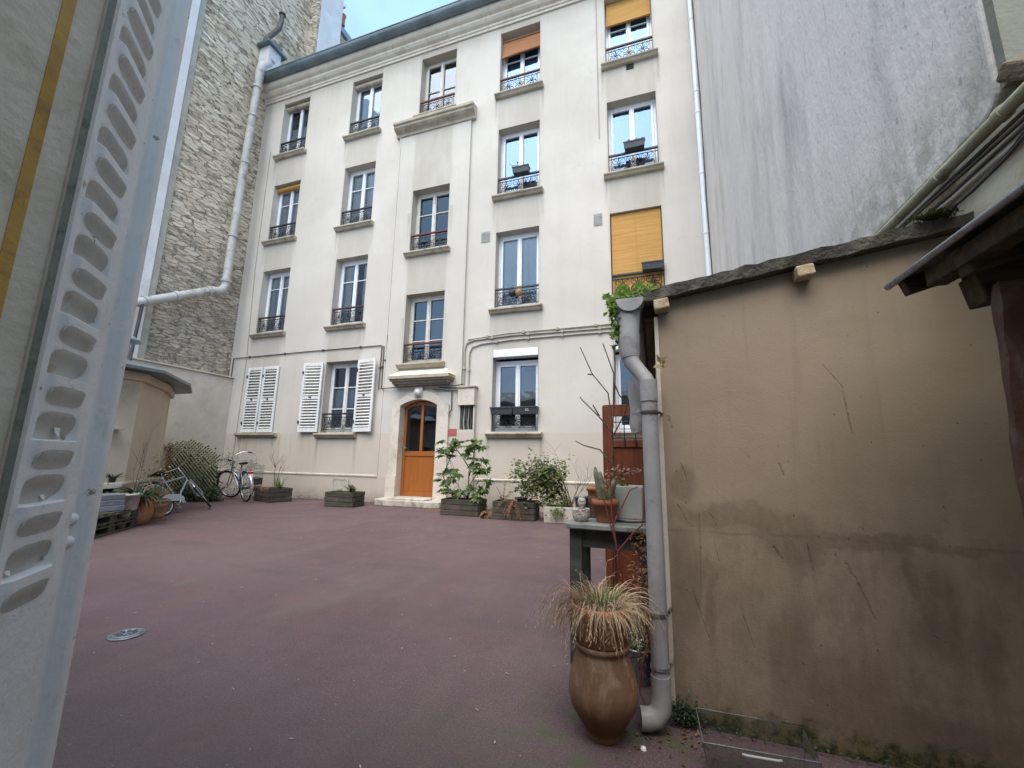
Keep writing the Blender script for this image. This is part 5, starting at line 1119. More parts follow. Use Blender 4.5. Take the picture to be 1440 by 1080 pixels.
# straw over the leftmost planter
rg = random.Random(52); m = MB()
for i in range(42):
    a = rg.uniform(-.42,.42); q = Matrix.Rotation(R(-18),3,'Z'); 
    p0 = q @ V(a, rg.uniform(-.2,.1), .30+rg.uniform(0,.05)); p1 = q @ V(a+rg.uniform(-.12,.12), -.27, .31+rg.uniform(0,.03)); p2 = q @ V(a+rg.uniform(-.2,.2), -.285-rg.uniform(0,.05), .30-.27*rg.random()**1.8)
    c_ = V(-8.36,7.62,0); m.blade([c_+p0, c_+(p0+p1)/2+V(0,0,.02), c_+p1, c_+(p1+p2)/2, c_+p2], .0035, (.3,-1,.2))
o = tag(m.build('dry_straw', MT['straw'], None, (-8.36,7.62,.3), fix=False), 'dry straw hanging over the leftmost wooden planter', 'straw')

# ------------------------------------------------------------------ trellis corner
poly = [(-11.12,.0),(-11.12,1.20),(-10.75,1.29),(-10.35,1.32),(-9.85,1.16),(-9.43,.99),(-9.43,.0)]
def clip_line(p, d):
    ts = []; n = len(poly)
    for i in range(n):
        a, b = poly[i], poly[(i+1)%n]; ex, ez = b[0]-a[0], b[1]-a[1]; den = d[0]*ez - d[1]*ex
        if abs(den) < 1e-9: continue
        t_ = ((a[0]-p[0])*ez - (a[1]-p[1])*ex)/den; u = ((a[0]-p[0])*d[1] - (a[1]-p[1])*d[0])/den
        if 0 <= u <= 1: ts.append(t_)
    return (min(ts), max(ts)) if len(ts) > 1 else None
rg = random.Random(60); t = thing('trellis', 'dark green diagonal lattice trellis with a ragged top in the left corner', 'trellis', (-10.3,7.0,0))
for sgn, yy in ((1, 7.0), (-1, 6.985)):
    m = MB(); d = (math.cos(R(36)), sgn*math.sin(R(36)))
    for i in range(-26, 27):
        p = (-10.3+i*.122, .6); r_ = clip_line(p, d)
        if not r_ or r_[1]-r_[0] < .12: continue
        a, b = r_[0]-rg.uniform(0,.01), r_[1]+rg.uniform(0,.09)
        m.bar((p[0]+d[0]*a, yy, max(p[1]+d[1]*a,.01)), (p[0]+d[0]*b, yy, max(p[1]+d[1]*b,.01)), .012, .030, up=(0,1,0))
    m.build('lattice', MT['trellis_wood'], t)
def leafmass(name, label, cat, spots, mat, seed, L_=.05, wid=.03, n=300, loc=None, kind=None):
    rg = random.Random(seed); m = MB()
    for (c, r, k) in spots:
        for _ in range(int(n*k)):
            p = V(*c) + V(max(-1.6,min(1.6,rg.gauss(0,.55)))*r[0], max(-1.5,min(1.5,rg.gauss(0,.5)))*r[1], max(-1.5,min(1.5,rg.gauss(0,.5)))*r[2])
            if p.z < .01: p.z = rg.uniform(.01,.08)
            m.leaf(p, (rg.uniform(-1,1),rg.uniform(-1,.5),rg.uniform(-.7,.8)), (rg.uniform(-.5,.5),-.5,1), L_*rg.uniform(.6,1.3), wid*rg.uniform(.7,1.2))
    o = m.build(name, MT[mat], None, loc or spots[0][0], fix=False); tag(o, label, cat)
    return o
leafmass('ivy', 'dark ivy growing behind the lattice trellis', 'ivy', [((-10.5,7.14,.5),(.55,.06,.46),1),((-9.85,7.14,.36),(.3,.06,.36),.8),((-10.85,7.14,.5),(.2,.06,.45),.6)], 'dark_leaf', 61, .085, .06, 1500)
leafmass('ground_ivy', 'dark low leafy mass at the foot of the lattice trellis', 'plant', [((-9.95,6.76,.14),(.55,.18,.16),1),((-9.35,6.95,.14),(.25,.16,.17),.5)], 'dark_leaf', 62, .05, .034, 1100)
leafmass('grey_shrub', 'soft grey-green shrub at the right edge of the trellis behind a bicycle', 'shrub', [((-9.75,6.85,.50),(.30,.16,.30),1),((-9.5,7.35,.85),(.3,.16,.22),.8),((-9.15,7.6,.80),(.26,.15,.2),.6),((-9.85,6.8,.3),(.3,.2,.2),.6)], 'grey_leaf', 63, .055, .014, 560)
leafmass('dry_climber', 'dry brown climber leaves on the left end of the trellis', 'plant', [((-11.0,6.95,1.2),(.16,.06,.16),.5),((-10.95,6.9,.8),(.15,.06,.3),.3)], 'dead_fern', 64, .06, .035, 120)

# ------------------------------------------------------------------ pots, pallet and clutter by the outhouse
def pot(name, label, cat, loc, prof, mat, soil=None, n=24, wob=0, group=None, rim=None, saucer=None):
    t = thing(name, label, cat, loc, group)
    MB().lathe(prof, loc, n, wob=wob).build('body', MT[mat], t)
    if soil: MB().lathe([(0,soil[1]+.012),(soil[0]*.6,soil[1]+.008),(soil[0],soil[1])], loc, n).build('soil', MT['soil'], t)
    if saucer: MB().lathe([(saucer*.9,0),(saucer,.03),(saucer*.96,.03),(saucer*.85,.008)], (loc[0],loc[1],loc[2]+.0), n).build('saucer', MT[mat], t)
    return t
pot('terracotta_pot', 'rounded orange terracotta pot beside the pallet', 'pot', (-7.22,4.26,0), [(.10,0),(.14,.03),(.18,.12),(.188,.20),(.175,.28),(.145,.345),(.155,.36),(.15,.385),(.132,.385),(.127,.34)], 'terracotta', (.13,.34))
pot('ribbed_pot', 'ribbed brown pot on a saucer behind the rounded terracotta pot', 'pot', (-7.50,4.66,0), [(.115,.02),(.14,.04),(.148,.10),(.143,.12),(.156,.14),(.15,.19),(.163,.20),(.167,.25),(.155,.262),(.175,.275),(.175,.315),(.155,.315),(.148,.26)], 'wicker', (.15,.27), saucer=.18)
def strap(name, label, c, n, mat, L0, L1, w_, seed, droop=.16, spread=1, cat='plant', upz=.9, kind=None):
    rg = random.Random(seed); m = MB(); c = V(*c)
    for i in range(n):
        a = rg.uniform(0, 2*math.pi); q = c + V(math.cos(a),math.sin(a),0)*rg.uniform(0,.07); v = V(math.cos(a)*spread*rg.uniform(.3,1.1), math.sin(a)*spread*rg.uniform(.3,1.1), upz*rg.uniform(.5,1.2)).normalized(); L_ = rg.uniform(L0, L1); pts = [q.copy()]; dr = droop*rg.uniform(.5,1.3)
        for k in range(8): v = (v + V(0,0,-dr)).normalized(); q = q + v*L_/8; pts.append(q.copy())
        m.blade(pts, w_*rg.uniform(.7,1.2), (math.sin(a)*.2,-math.cos(a)*.2,1))
    o = m.build(name, MT[mat], None, tuple(c), fix=False); return tag(o, label, cat)
strap('strap_leaved_plant', 'dark green strap-leaved plant in the rounded terracotta pot', (-7.22,4.26,.36), 95, 'dark_leaf', .28, .56, .034, 71, .20, 1.2, upz=1.0)
strap('withered_leaves', 'withered brown leaves hanging over the rounded terracotta pot', (-7.19,4.22,.37), 60, 'dead_fern', .18, .36, .022, 72, .34, 1.1, upz=.5)
strap('dry_leaved_plant', 'dry yellowish leafy plant in the ribbed brown pot', (-7.50,4.66,.31), 60, 'dead_fern', .12, .34, .02, 73, .10, .8, upz=1.2)
leafmass('seed_heads', 'pale yellow dried seed heads rising above the ribbed brown pot', 'plant', [((-7.60,4.68,.68),(.24,.18,.34),1)], 'yellow_leaf', 74, .045, .04, 110)  # seed heads drawn as scattered small leaves
bare('dry_stalk', 'tall thin dry stalks rising by the outhouse wall', (-7.32,4.25,.35), [((-.22,.1,1.3),.85),((.05,.2,1.2),.62),((-.1,-.1,1.2),.5)], .0045, 75, depth=1, spread=.35, kids=2)
t = thing('pallet', 'dark weathered wooden pallets stacked along the outhouse', 'pallet', (-7.0,3.45,0), local=True); t.rotation_euler = (0,0,R(-55))
for lev in (0, .135):
    m = MB()
    for i in range(7): m.box(-.55+i*.165, -.55+i*.165+.11, -.4, .4, lev+.112, lev+.132)
    m.build('deck_board', MT['pallet_wood'], t, bevel=.003, seg=1); m = MB()
    for y in (-.36,0,.36):
        for x in (-.49,0,.49): MB().box(x-.07, x+.07, y-.045, y+.045, lev+.022, lev+.093).build('block', MT['pallet_wood'], t)
    m = MB()
    for y in (-.36,0,.36): m.box(-.56, .56, y-.05, y+.05, lev+.094, lev+.111); m.box(-.56, .56, y-.05, y+.05, lev, lev+.021)
    m.build('bearer_board', MT['pallet_wood'], t, bevel=.003, seg=1)
zt = .268
m = MB(); [m.box(-7.16-.01*i, -6.80-.01*i, 3.55, 3.86, zt+.001+i*.072, zt+.068+i*.072) for i in range(3)]; tag(m.build('paving_slab', pm('slate', (.16,.17,.19), (.24,.25,.27), 8, .8, .5, 40), None, (-7,3.7,zt), bevel=.006), 'stack of blue-grey paving slabs on the pallets', 'slabs')
pot('square_pot', 'reddish-brown pot at the left end of the pallets', 'pot', (-6.86,3.34,zt), [(.09,0),(.11,.10),(.12,.10),(.12,.13),(.10,.13),(.095,.09)], 'plant_pot', (.095,.10))
pot('stone_pot', 'pale conical stone pot behind the paving slabs', 'pot', (-7.05,4.0,zt-.25), [(.09,0),(.13,.2),(.155,.42),(.165,.42),(.165,.45),(.14,.45),(.135,.4)], 'concrete', (.135,.42))
leafmass('leafy_plant', 'small leafy plant in front of the outhouse, above the slabs', 'plant', [((-7.08,3.62,.56),(.2,.16,.09),1)], 'dark_leaf', 76, .07, .02, 90)
pot('plant_pot', 'tiny dark pot on the stone ledge of the outhouse', 'pot', (-7.46,4.02,.601), [(.035,0),(.045,.07),(.05,.07),(.05,.085),(.04,.085),(.04,.06)], 'black_plastic', (.04,.07), n=14)
strap('rosette_plant', 'small spiky rosette plant in the tiny pot on the ledge', (-7.46,4.02,.67), 18, 'dark_leaf', .08, .15, .022, 77, .1, 1.0)

# ------------------------------------------------------------------ bicycles
def bicycle(label, loc, rotz, lean, frame, steer=0, basket=False, plate=False):
    t = thing('bicycle', label, 'bicycle', loc, 'bicycles parked in the corner', local=True); t.rotation_euler = (lean, 0, rotz)
    r = .335; rear = V(0,0,r); front = V(1.06,0,r); head = V(.80,0,.86); fk = V(.86,0,.68)
    Q = Matrix.Translation(head) @ Matrix.Rotation(steer, 4, (head-front).normalized()) @ Matrix.Translation(-head)
    def wheel(c, T, nm):
        f = lambda p: T @ (c + V(*p)); tor = lambda rad, rr, n=32, k=6: [[f(((rad+rr*math.cos(b))*math.cos(a), rr*math.sin(b), (rad+rr*math.cos(b))*math.sin(a))) for b in [2*math.pi*j/k for j in range(k)]] for a in [2*math.pi*i/n for i in range(n)]]
        def ring(m, rad, rr, n=32, k=6):
            g_ = tor(rad, rr, n, k); vs = [v for q in g_ for v in q]; m.add(vs, [(i*k+j, ((i+1)%n)*k+j, ((i+1)%n)*k+(j+1)%k, i*k+(j+1)%k) for i in range(n) for j in range(k)], 0, True)
        m = MB(); ring(m, r-.016, .018); w_ = m.build('wheel', MT['tyre'], t)
        m = MB(); ring(m, r-.038, .012); m.tube([f((0,-.045,0)), f((0,.045,0))], .022, 8); m.build('rim', MT['chrome'], w_)
        m = MB()
        for i in range(20):
            a = 2*math.pi*i/20; m.tube([f((.02*math.cos(a+1),.03*(-1)**i,.02*math.sin(a+1))), f(((r-.04)*math.cos(a),0,(r-.04)*math.sin(a)))], .0018, 3, caps=False)
        m.build('spokes', MT['chrome'], w_)
        m = MB(); n = 16; a0, a1 = (R(40),R(205)) if nm == 'r' else (R(25),R(165)); vs = []
        for i in range(n+1):
            a = a0+(a1-a0)*i/n
            for s, rr in ((-.03,r+.012),(-.018,r+.028),(.018,r+.028),(.03,r+.012)): vs.append(f((rr*math.cos(a), s, rr*math.sin(a))))
        m.add(vs, [(i*4+j,i*4+j+1,(i+1)*4+j+1,(i+1)*4+j) for i in range(n) for j in range(3)], 0, True); m.build('mudguard', MT['chrome'], t, fix=False)
    I = Matrix.Identity(4); wheel(rear, I, 'r'); wheel(front, Q, 'f')
    m = MB(); bb = V(.43,0,.29); seat = V(.26,0,.78)
    for a, b, rr in ((bb,seat,.017),(bb,fk,.019),(V(.29,0,.66),fk+V(-.02,0,.08),.017),(fk+V(.012,0,-.03),head+V(-.012,0,.03),.021)): m.tube([a,b], rr, 8)
    for s in (-1,1): m.tube([bb+V(0,s*.03,0), rear+V(0,s*.055,0)], .010, 6); m.tube([V(.27,s*.015,.70), rear+V(0,s*.055,0)], .009, 6)
    m.build('frame', MT[frame], t)
    m = MB(); F_ = lambda p: Q @ V(*p)
    for s in (-1,1): m.tube([F_((.862,s*.03,.665)), F_((.90,s*.045,.58)), F_((1.06,s*.05,.335))], .011, 6)
    m.build('fork', MT[frame], t)
    m = MB(); m.tube([F_((.805,0,.85)), F_((.785,0,.95)), F_((.80,0,.985))], .013, 8); m.tube([F_((.60,-.29,.985)), F_((.72,-.26,1.02)), F_((.80,-.12,1.0)), F_((.815,0,.985)), F_((.80,.12,1.0)), F_((.72,.26,1.02)), F_((.60,.29,.985))], .0115, 8)
    hb = m.build('handlebar', MT['chrome'], t)
    for s in (-1,1): m = MB(); m.tube([F_((.615,s*.287,.99)), F_((.53,s*.30,.965))], .017, 8); m.build('grip', MT['tyre'], hb)
    m = MB(); m.add([(.12,-.09,.86),(.12,.09,.86),(.24,.07,.865),(.40,.018,.85),(.40,-.018,.85),(.24,-.07,.865),(.13,-.08,.82),(.13,.08,.82),(.24,.05,.81),(.39,.012,.83),(.39,-.012,.83),(.24,-.05,.81)], [(0,5,4,3,2,1),(6,7,8,9,10,11),(0,1,7,6),(1,2,8,7),(2,3,9,8),(3,4,10,9),(4,5,11,10),(5,0,6,11)]); m.tube([V(.255,0,.76),V(.235,0,.83)], .013, 8)
    m.build('saddle', MT['tyre'], t, bevel=.012)
    m = MB(); m.tube([bb+V(0,-.06,0),bb+V(0,.06,0)], .02, 8); m.lathe([(.085,-.003),(.085,.003)], bb+V(0,-.05,0), 20, M=Matrix.Rotation(R(90),3,'X'))
    for s in (-1,1): m.tube([bb+V(0,s*.07,0), bb+V(s*.10,s*.08,-.13)], .009, 6); m.box(*( (bb.x+s*.10-.045, bb.x+s*.10+.045, s*.085 if s > 0 else -.165, .165 if s > 0 else -.085, bb.z-.145, bb.z-.12)))
    m.build('crank', MT['chrome'], t)
    m = MB(); m.prism([(-.06,.27),(.5,.22),(.53,.29),(.46,.37),(-.04,.40)], 'y', -.066, -.06); m.build('chain_guard', MT[frame], t)
    m = MB()
    for s in (-1,1): m.tube([V(.2,s*.05,.72), V(-.20,s*.06,.72)], .006, 6); m.tube([V(-.12,s*.06,.72), V(0,s*.06,.335)], .006, 6)
    [m.tube([V(x,-.06,.72),V(x,.06,.72)], .005, 5) for x in (-.2,-.08,.06,.18)]; m.build('rack', MT['chrome'], t)
    m = MB(); m.obox((-.235,0,.70), (.025,.05,.03)); m.build('rear_light', MT['red_lens'], t, bevel=.006)
    if plate: m = MB(); m.obox((-.262,0,.575), (.008,.10,.09)); m.build('reflector_plate', MT['pvc_white'], t, bevel=.004); m = MB(); m.obox((-.262,0,.645), (.025,.11,.045)); m.build('tail_lamp', MT['red_lens'], t, bevel=.01)
    if basket:
        m = MB(); c0 = V(.02,-.19,.60)
        for k in range(5):
            z = .50+k*.065; e = .012*k; m.tube([V(-.14-e,-.09,z),V(.16+e,-.09,z),V(.16+e,-.28-e,z),V(-.14-e,-.28-e,z),V(-.14-e,-.09,z)], .004, 4)
        for k in range(7): x = -.14+k*.05; m.tube([V(x,-.28,.50),V(x-.0,-.33,.765)], .003, 4); m.tube([V(x,-.09,.50),V(x,-.09,.765)], .003, 4)
        for k in range(4): y = -.10-k*.06; m.tube([V(-.14,y,.50),V(-.19,y,.765)], .003, 4); m.tube([V(.16,y,.50),V(.21,y,.765)], .003, 4)
        m.build('basket', MT['cable_pale'], t)
    return t
bicycle('silver-grey bicycle leaning far over against the pots by the outhouse', (-7.80,5.02,0), R(109), R(-30), 'bike_silver', R(32)).scale = (.92,.92,.92)
bicycle('silver bicycle with red tail lamp and wire basket beside the straw-draped planter', (-8.66,7.20,0), R(160), R(-6), 'bike_silver', R(30), basket=True, plate=True)

# ------------------------------------------------------------------ manhole, litter
t = thing('manhole_cover', 'small round cast iron cover set in the red asphalt', 'manhole cover', (-2.92,1.775,.004)); MC_ = t
m = MB(); m.lathe([(0,.006),(.075,.006),(.078,.010),(.092,.010),(.095,.004)], t.location, 28)
for k in range(8): a = R(45*k); m.obox(t.location+V(.048*math.cos(a),.048*math.sin(a),.010), (.04,.012,.006), Matrix.Rotation(a,3,'Z'))
m.build('lid', MT['cast_iron'], t); MB().lathe([(.098,.004),(.112,.005),(.116,.0)], t.location, 28).build('ring', MT['cast_iron'], t); MC_.scale = (.74,.74,1)
rg = random.Random(90); m = MB()
for i in range(300):
    if i < 120: p = V(rg.uniform(-6,-.6), rg.uniform(1.2,7.5), .006)
    elif i < 220: p = V(rg.uniform(-9.5,-.6), 8.36-rg.random()**2*.5, .008)
    else: p = V(rg.gauss(.03,.11), rg.gauss(1.9,.07), .006)
    s = rg.uniform(.010,.024) if i >= 120 else rg.uniform(.005,.012)
    m.leaf(p, (rg.uniform(-1,1),rg.uniform(-1,1),rg.uniform(-.05,.3)), (0,0,1), s, s*rg.uniform(.25,.6))
o = tag(m.build('leaf_litter', MT['litter'], None, (0,0,0), fix=False), 'scattered dead leaf litter on the red asphalt', 'leaf litter'); o['kind'] = 'stuff'
rg = random.Random(91); m = MB()
for i in range(170):
    p = V(rg.uniform(-6.5,-.3), rg.uniform(1.0,6.5), .005); a = rg.uniform(0,6.28); l = rg.uniform(.003,.010); d = V(math.cos(a),math.sin(a),0)
    m.bar(p-d*l, p+d*l, rg.uniform(.002,.004), .003)
o = tag(m.build('pale_grit', MT['concrete'], None, (0,0,0)), 'pale grit and twig crumbs strewn over the red asphalt', 'grit'); o['kind'] = 'stuff'
leafmass('weeds', 'weeds and moss along the foot of the facade', 'weeds', [((-7.8,8.3,.02),(.8,.05,.05),.6),((-5.95,8.25,.03),(.25,.06,.06),.4),((-2.9,8.3,.02),(.9,.05,.04),.5),((-4.9,7.93,.03),(.6,.03,.03),.5)], 'dark_leaf', 92, .035, .018, 160)['kind'] = 'stuff'

# ------------------------------------------------------------------ table with pots by the shed
t = thing('table', 'old dark grey-green wooden table carrying pots beside the shed', 'table', (-.25,2.5,0))
m = MB(); m.box(-.475, -.03, 2.30, 2.68, .672, .70); m.build('table_top', MT['table_top'], t, bevel=.006)
m = MB(); m.box(-.40, -.09, 2.355, 2.38, .575, .671); m.box(-.40, -.09, 2.61, 2.635, .575, .671); m.box(-.445, -.425, 2.40, 2.60, .575, .671); m.build('apron', MT['table_paint'], t)
for x in (-.43, -.075):
    for y in (2.375, 2.62): MB().box(x-.033, x+.033, y-.033, y+.033, 0, .671).build('leg', MT['table_paint'], t, bevel=.004)
pot('terracotta_pot', 'old terracotta flower pot with cactus columns at the front of the table', 'pot', (-.278,2.42,.70), [(.045,0),(.05,.01),(.062,.085),(.072,.085),(.074,.12),(.066,.12),(.06,.09)], 'plant_pot', (.062,.105))
t = thing('cactus', 'cluster of spiny upright cactus columns in the old terracotta pot', 'cactus', (-.28,2.42,.80)); rg = random.Random(95)
for (b, tp, r) in (((-.30,2.43,.80),(-.335,2.45,.99),.0135),((-.29,2.42,.80),(-.305,2.43,.965),.0145),((-.262,2.42,.80),(-.225,2.41,.925),.0155),((-.275,2.40,.80),(-.292,2.385,.90),.014)):
    m = MB(); b, tp = V(*b), V(*tp); ax = (tp-b).normalized(); n = 9; Lc = (tp-b).length
    sd = ax.orthogonal().normalized(); w2 = ax.cross(sd)
    for i in range(7):
        f = i/6; c_ = b.lerp(tp, f); rr = r*(1.0+.12*math.sin(f*3.1))*(1 if i < 6 else .45)
        m.v += [tuple(c_ + (sd*math.cos(a)+w2*math.sin(a))*rr*(1 if j%2 else .78) + (ax*r*.3 if i == 6 else V(0,0,0))) for j, a in enumerate([2*math.pi*j/18 for j in range(18)])]
    for i in range(6):
        for j in range(18): m.f.append((i*18+j,i*18+(j+1)%18,(i+1)*18+(j+1)%18,(i+1)*18+j)); m.m.append(0); m.sm.append(True)
    m.f.append(tuple(range(108,126))); m.m.append(0); m.sm.append(True)
    co_ = m.build('column', MT['cactus'], t); s_ = MB()
    for _ in range(150):
        a = rg.choice(range(9))*2*math.pi/9+.35; c_ = b.lerp(tp, rg.random()); d = (sd*math.cos(a)+w2*math.sin(a)); p = c_+d*r; s_.blade([p, p+(d+V(rg.uniform(-.7,.7),rg.uniform(-.7,.7),rg.uniform(-.4,.9)))*.0055, p+(d+V(rg.uniform(-.7,.7),rg.uniform(-.7,.7),rg.uniform(-.4,.9)))*.011], .0012, (1,1,0))
    s_.build('spines', MT['straw'], co_, fix=False)
pot('stone_pot', 'small rough whitish pitted pot at the left end of the table', 'pot', (-.408,2.40,.70), [(.028,0),(.042,.015),(.048,.04),(.046,.065),(.044,.07),(.036,.07),(.03,.055)], 'coral', (.034,.06), wob=.05)
m = MB().lathe([(0,.07),(.016,.066),(.022,.05),(.022,.035),(.014,.018),(.012,0)], (-.405,2.405,.757), 14, wob=.06); tag(m.build('white_figurine', MT['coral'], None, (-.405,2.405,.757)), 'little whitish mushroom-shaped figure in the rough pitted pot', 'ornament')
pot('teal_pot', 'slim teal ceramic pot at the back left of the table', 'pot', (-.435,2.56,.70), [(.027,0),(.03,.01),(.036,.11),(.039,.11),(.039,.118),(.034,.118),(.033,.09)], 'teal', (.033,.1))
pot('dark_pot', 'dark clay pot with a lighter orange rim behind the cactus', 'pot', (-.365,2.60,.70), [(.045,0),(.05,.08),(.053,.115),(.05,.12),(.045,.12),(.045,.1)], 'pier_red', (.045,.11))
pot('terracotta_pot', 'small terracotta pot standing inside the dark clay pot', 'pot', (-.362,2.60,.812), [(.035,0),(.04,.04),(.046,.04),(.047,.065),(.041,.065),(.04,.04)], 'terracotta', (.04,.055))
t = thing('square_planter', 'pale grey square planter on a saucer, next to the downpipe', 'planter', (-.155,2.53,.70))
m = MB(); q = .074; m.add([(-.155+sx*q*a, 2.53+sy*q*a, .718+z) for z, a in ((0,.92),(.175,1),(.175,.86),(.12,.84)) for sx, sy in ((-1,-1),(1,-1),(1,1),(-1,1))], [(3,2,1,0)]+[(4*k+i,4*k+(i+1)%4,4*k+4+(i+1)%4,4*k+4+i) for k in range(3) for i in range(4)]); m.build('body', MT['planter_grey'], t, bevel=.008)
MB().lathe([(.075,0),(.092,.012),(.092,.018),(.07,.008)], (-.155,2.53,.70), 24).build('saucer', MT['planter_grey'], t); MB().box(-.215,-.095,2.47,2.59,.835,.85).build('soil', MT['soil'], t)
frond_plant('sprout', 'pale green sprout in the grey square planter', 'plant', (-.17,2.52,.85), [((-.4,-.2,1),.08,.05),((.3,-.2,1),.09,.06),((.0,-.3,.8),.06,.05),((.8,-.2,.6),.07,.1),((-.8,-.2,.5),.06,.1)], 'weed', 96, .03, .014, 'grass_green')
t = thing('dried_flowers', 'dried pinkish-brown flower heads on thin stems behind the pots', 'dried flowers', (-.25,2.66,.70)); rg = random.Random(97); m = MB(); lv = MB()
for (x, z) in ((-.275,.955),(-.24,.985),(-.21,.965),(-.175,.975),(-.15,.96),(-.12,.975),(-.30,.90),(-.255,.92),(-.33,.88),(-.21,.93)):
    b = V(-.30+rg.uniform(-.02,.08),2.60,.80); e = V(x,2.62,z); m.tube([b,(b+e)/2+V(0,0,.02),e], .0016, 4)
    for _ in range(26): lv.leaf(e+V(rg.gauss(0,.013),rg.gauss(0,.012),rg.gauss(0,.009)), (rg.uniform(-1,1),rg.uniform(-1,.3),rg.uniform(-.6,.6)), (0,-.6,1), .016, .014)
m.build('stem', MT['red_twig'], t); lv.build('flower_heads', MT['dry_flower'], t, fix=False)
# rust-brown gate behind the table
t = thing('wooden_gate', 'rust-brown gate with a small barred opening, standing behind the table at the shed', 'gate', (-.18,3.3,0))
m = MB(); y0, y1 = 3.28, 3.315; gx0, gx1 = -.375, .01
m.box(gx0, gx0+.06, y0, y1, .05, 1.455); m.box(gx1-.05, gx1, y0, y1, .05, 1.455); m.box(gx0+.06, gx1-.05, y0, y1, 1.365, 1.455); m.box(gx0+.06, gx1-.05, y0, y1, 1.13, 1.185); m.box(gx0+.06, gx1-.05, y0, y1, .05, .15)
m.box(gx0+.06, gx1-.05, y0+.012, y1-.008, .15, 1.13); m.box(gx0-.012, gx0-.001, y0+.01, y1+.03, .05, 1.45); m.build('leaf', MT['rust_door'], t, bevel=.003, seg=1)
m = MB()
for x in (-.225,-.145): m.tube([(x,y0+.01,1.13),(x,y0+.01,1.38)], .004, 6)
for z in (1.235,1.32): m.tube([(gx0+.05,y0+.004,z),(gx1-.04,y0+.004,z)], .004, 6)
for x in (-.225,-.145): m.tube([(x,y0-.004,1.19),(x,y0-.006,1.14)], .006, 5)
m.build('grille', MT['iron'], t)
# bare red twigs in front of the gate
rg = random.Random(99); m = MB()
for p in ([(-.30,2.95,.0),(-.29,2.92,.6),(-.27,2.9,1.25),(-.245,2.9,1.6),(-.25,2.9,1.85)], [(-.27,2.9,1.25),(-.30,2.9,1.48),(-.40,2.9,1.62),(-.48,2.9,1.82)], [(-.265,2.9,1.4),(-.255,2.9,1.62),(-.33,2.9,1.84)], [(-.28,2.9,1.22),(-.36,2.9,1.33),(-.48,2.9,1.44),(-.50,2.9,1.46)], [(-.255,2.9,1.55),(-.22,2.9,1.46),(-.12,2.9,1.36)], [(-.28,2.92,1.0),(-.37,2.9,1.10),(-.46,2.9,1.13),(-.53,2.9,1.16)], [(-.40,2.9,1.62),(-.43,2.9,1.63)], [(-.36,2.9,1.33),(-.40,2.9,1.41)], [(-.27,2.9,1.2),(-.20,2.9,1.34),(-.14,2.9,1.50)]):
    q = [V(*a) for a in p]; q = [a + V(rg.uniform(-.008,.008),rg.uniform(-.01,.01),rg.uniform(-.006,.006)) if 0 < i else a for i, a in enumerate(q)]
    m.tube(q, [.0055*(1-.14*i) for i in range(len(q))], 5)
tag(m.build('bare_twigs', MT['bark'], None, (-.3,2.95,0)), 'thin leafless twigs reaching up in front of the rust-brown gate', 'plant')
m = MB()
for p in ([(-.20,2.30,.50),(-.215,2.29,.62),(-.25,2.30,.74),(-.285,2.33,.88),(-.30,2.34,.93)], [(-.215,2.29,.62),(-.235,2.31,.78),(-.24,2.33,.95),(-.24,2.34,1.02)], [(-.23,2.30,.70),(-.19,2.31,.78),(-.14,2.32,.88),(-.10,2.33,.90)], [(-.205,2.29,.58),(-.14,2.29,.66),(-.08,2.29,.72)]):
    m.tube(p, [.0045*(1-.15*i) for i in range(len(p))], 5)
tag(m.build('bramble', MT['red_twig'], None, (-.2,2.3,.5)), 'thin red bare stems crossing in front of the table and its pots', 'plant')

# ------------------------------------------------------------------ big jar, pot of dry grass, downpipe corner
JX, JY = -.236, 1.838
t = thing('clay_jar', 'big bellied brown clay jar standing on the asphalt by the downpipe', 'jar', (JX,JY,0), local=True)
MB().lathe([(.066,0),(.070,.006),(.066,.016),(.074,.03),(.098,.065),(.122,.105),(.132,.145),(.131,.18),(.122,.225),(.109,.265),(.100,.29),(.098,.303),(.105,.309),(.108,.322),(.102,.328),(.096,.318)], (0,0,0), 40).build('body', MT['jar_clay'], t)
t = thing('terracotta_pot', 'terracotta flower pot of dry grass set on top of the big clay jar', 'pot', (JX,JY,.325), local=True)
MB().lathe([(.088,0),(.092,.004),(.106,.10),(.118,.10),(.124,.115),(.124,.14),(.116,.145),(.108,.135),(.106,.11)], (0,0,0), 36).build('body', MT['terracotta'], t); MB().lathe([(0,.125),(.06,.122),(.107,.112)], (0,0,0), 24).build('soil', MT['soil'], t)
rg = random.Random(101); m = MB()
for i in range(1050):
    a = rg.uniform(0, 2*math.pi); r_ = .09*math.sqrt(rg.random()); q = V(JX+r_*math.cos(a), JY+r_*math.sin(a), .45); a += rg.gauss(0,.5); out_ = rg.uniform(.3,1.5)
    v = V(math.cos(a)*out_, math.sin(a)*out_, rg.uniform(.45,1.0)).normalized(); L_ = (rg.uniform(.09,.23) if rg.random() < .8 else rg.uniform(.2,.34))*(.72 if math.cos(a) > .55 else 1)*(.72 if math.sin(a) < -.3 else 1); pts = [q.copy()]; dr = rg.uniform(.22,.55)
    for k in range(9): v = (v + V(0,0,-dr*(.4+k*.13)) + V(rg.uniform(-1,1),rg.uniform(-1,1),rg.uniform(-.6,.6))*.13).normalized(); q = q + v*L_/9; pts.append(q.copy())
    m.blade(pts, rg.uniform(.0022,.0042), (math.sin(a)*.3,-math.cos(a)*.3,1))
    if rg.random() < .5:
        e = pts[-1]; d = (pts[-1]-pts[-3]).normalized()
        for k in range(5): m.leaf(e-d*k*.008, d+V(rg.uniform(-1,1),rg.uniform(-1,1),rg.uniform(-1,1))*.5, (0,0,1), .014, .003)
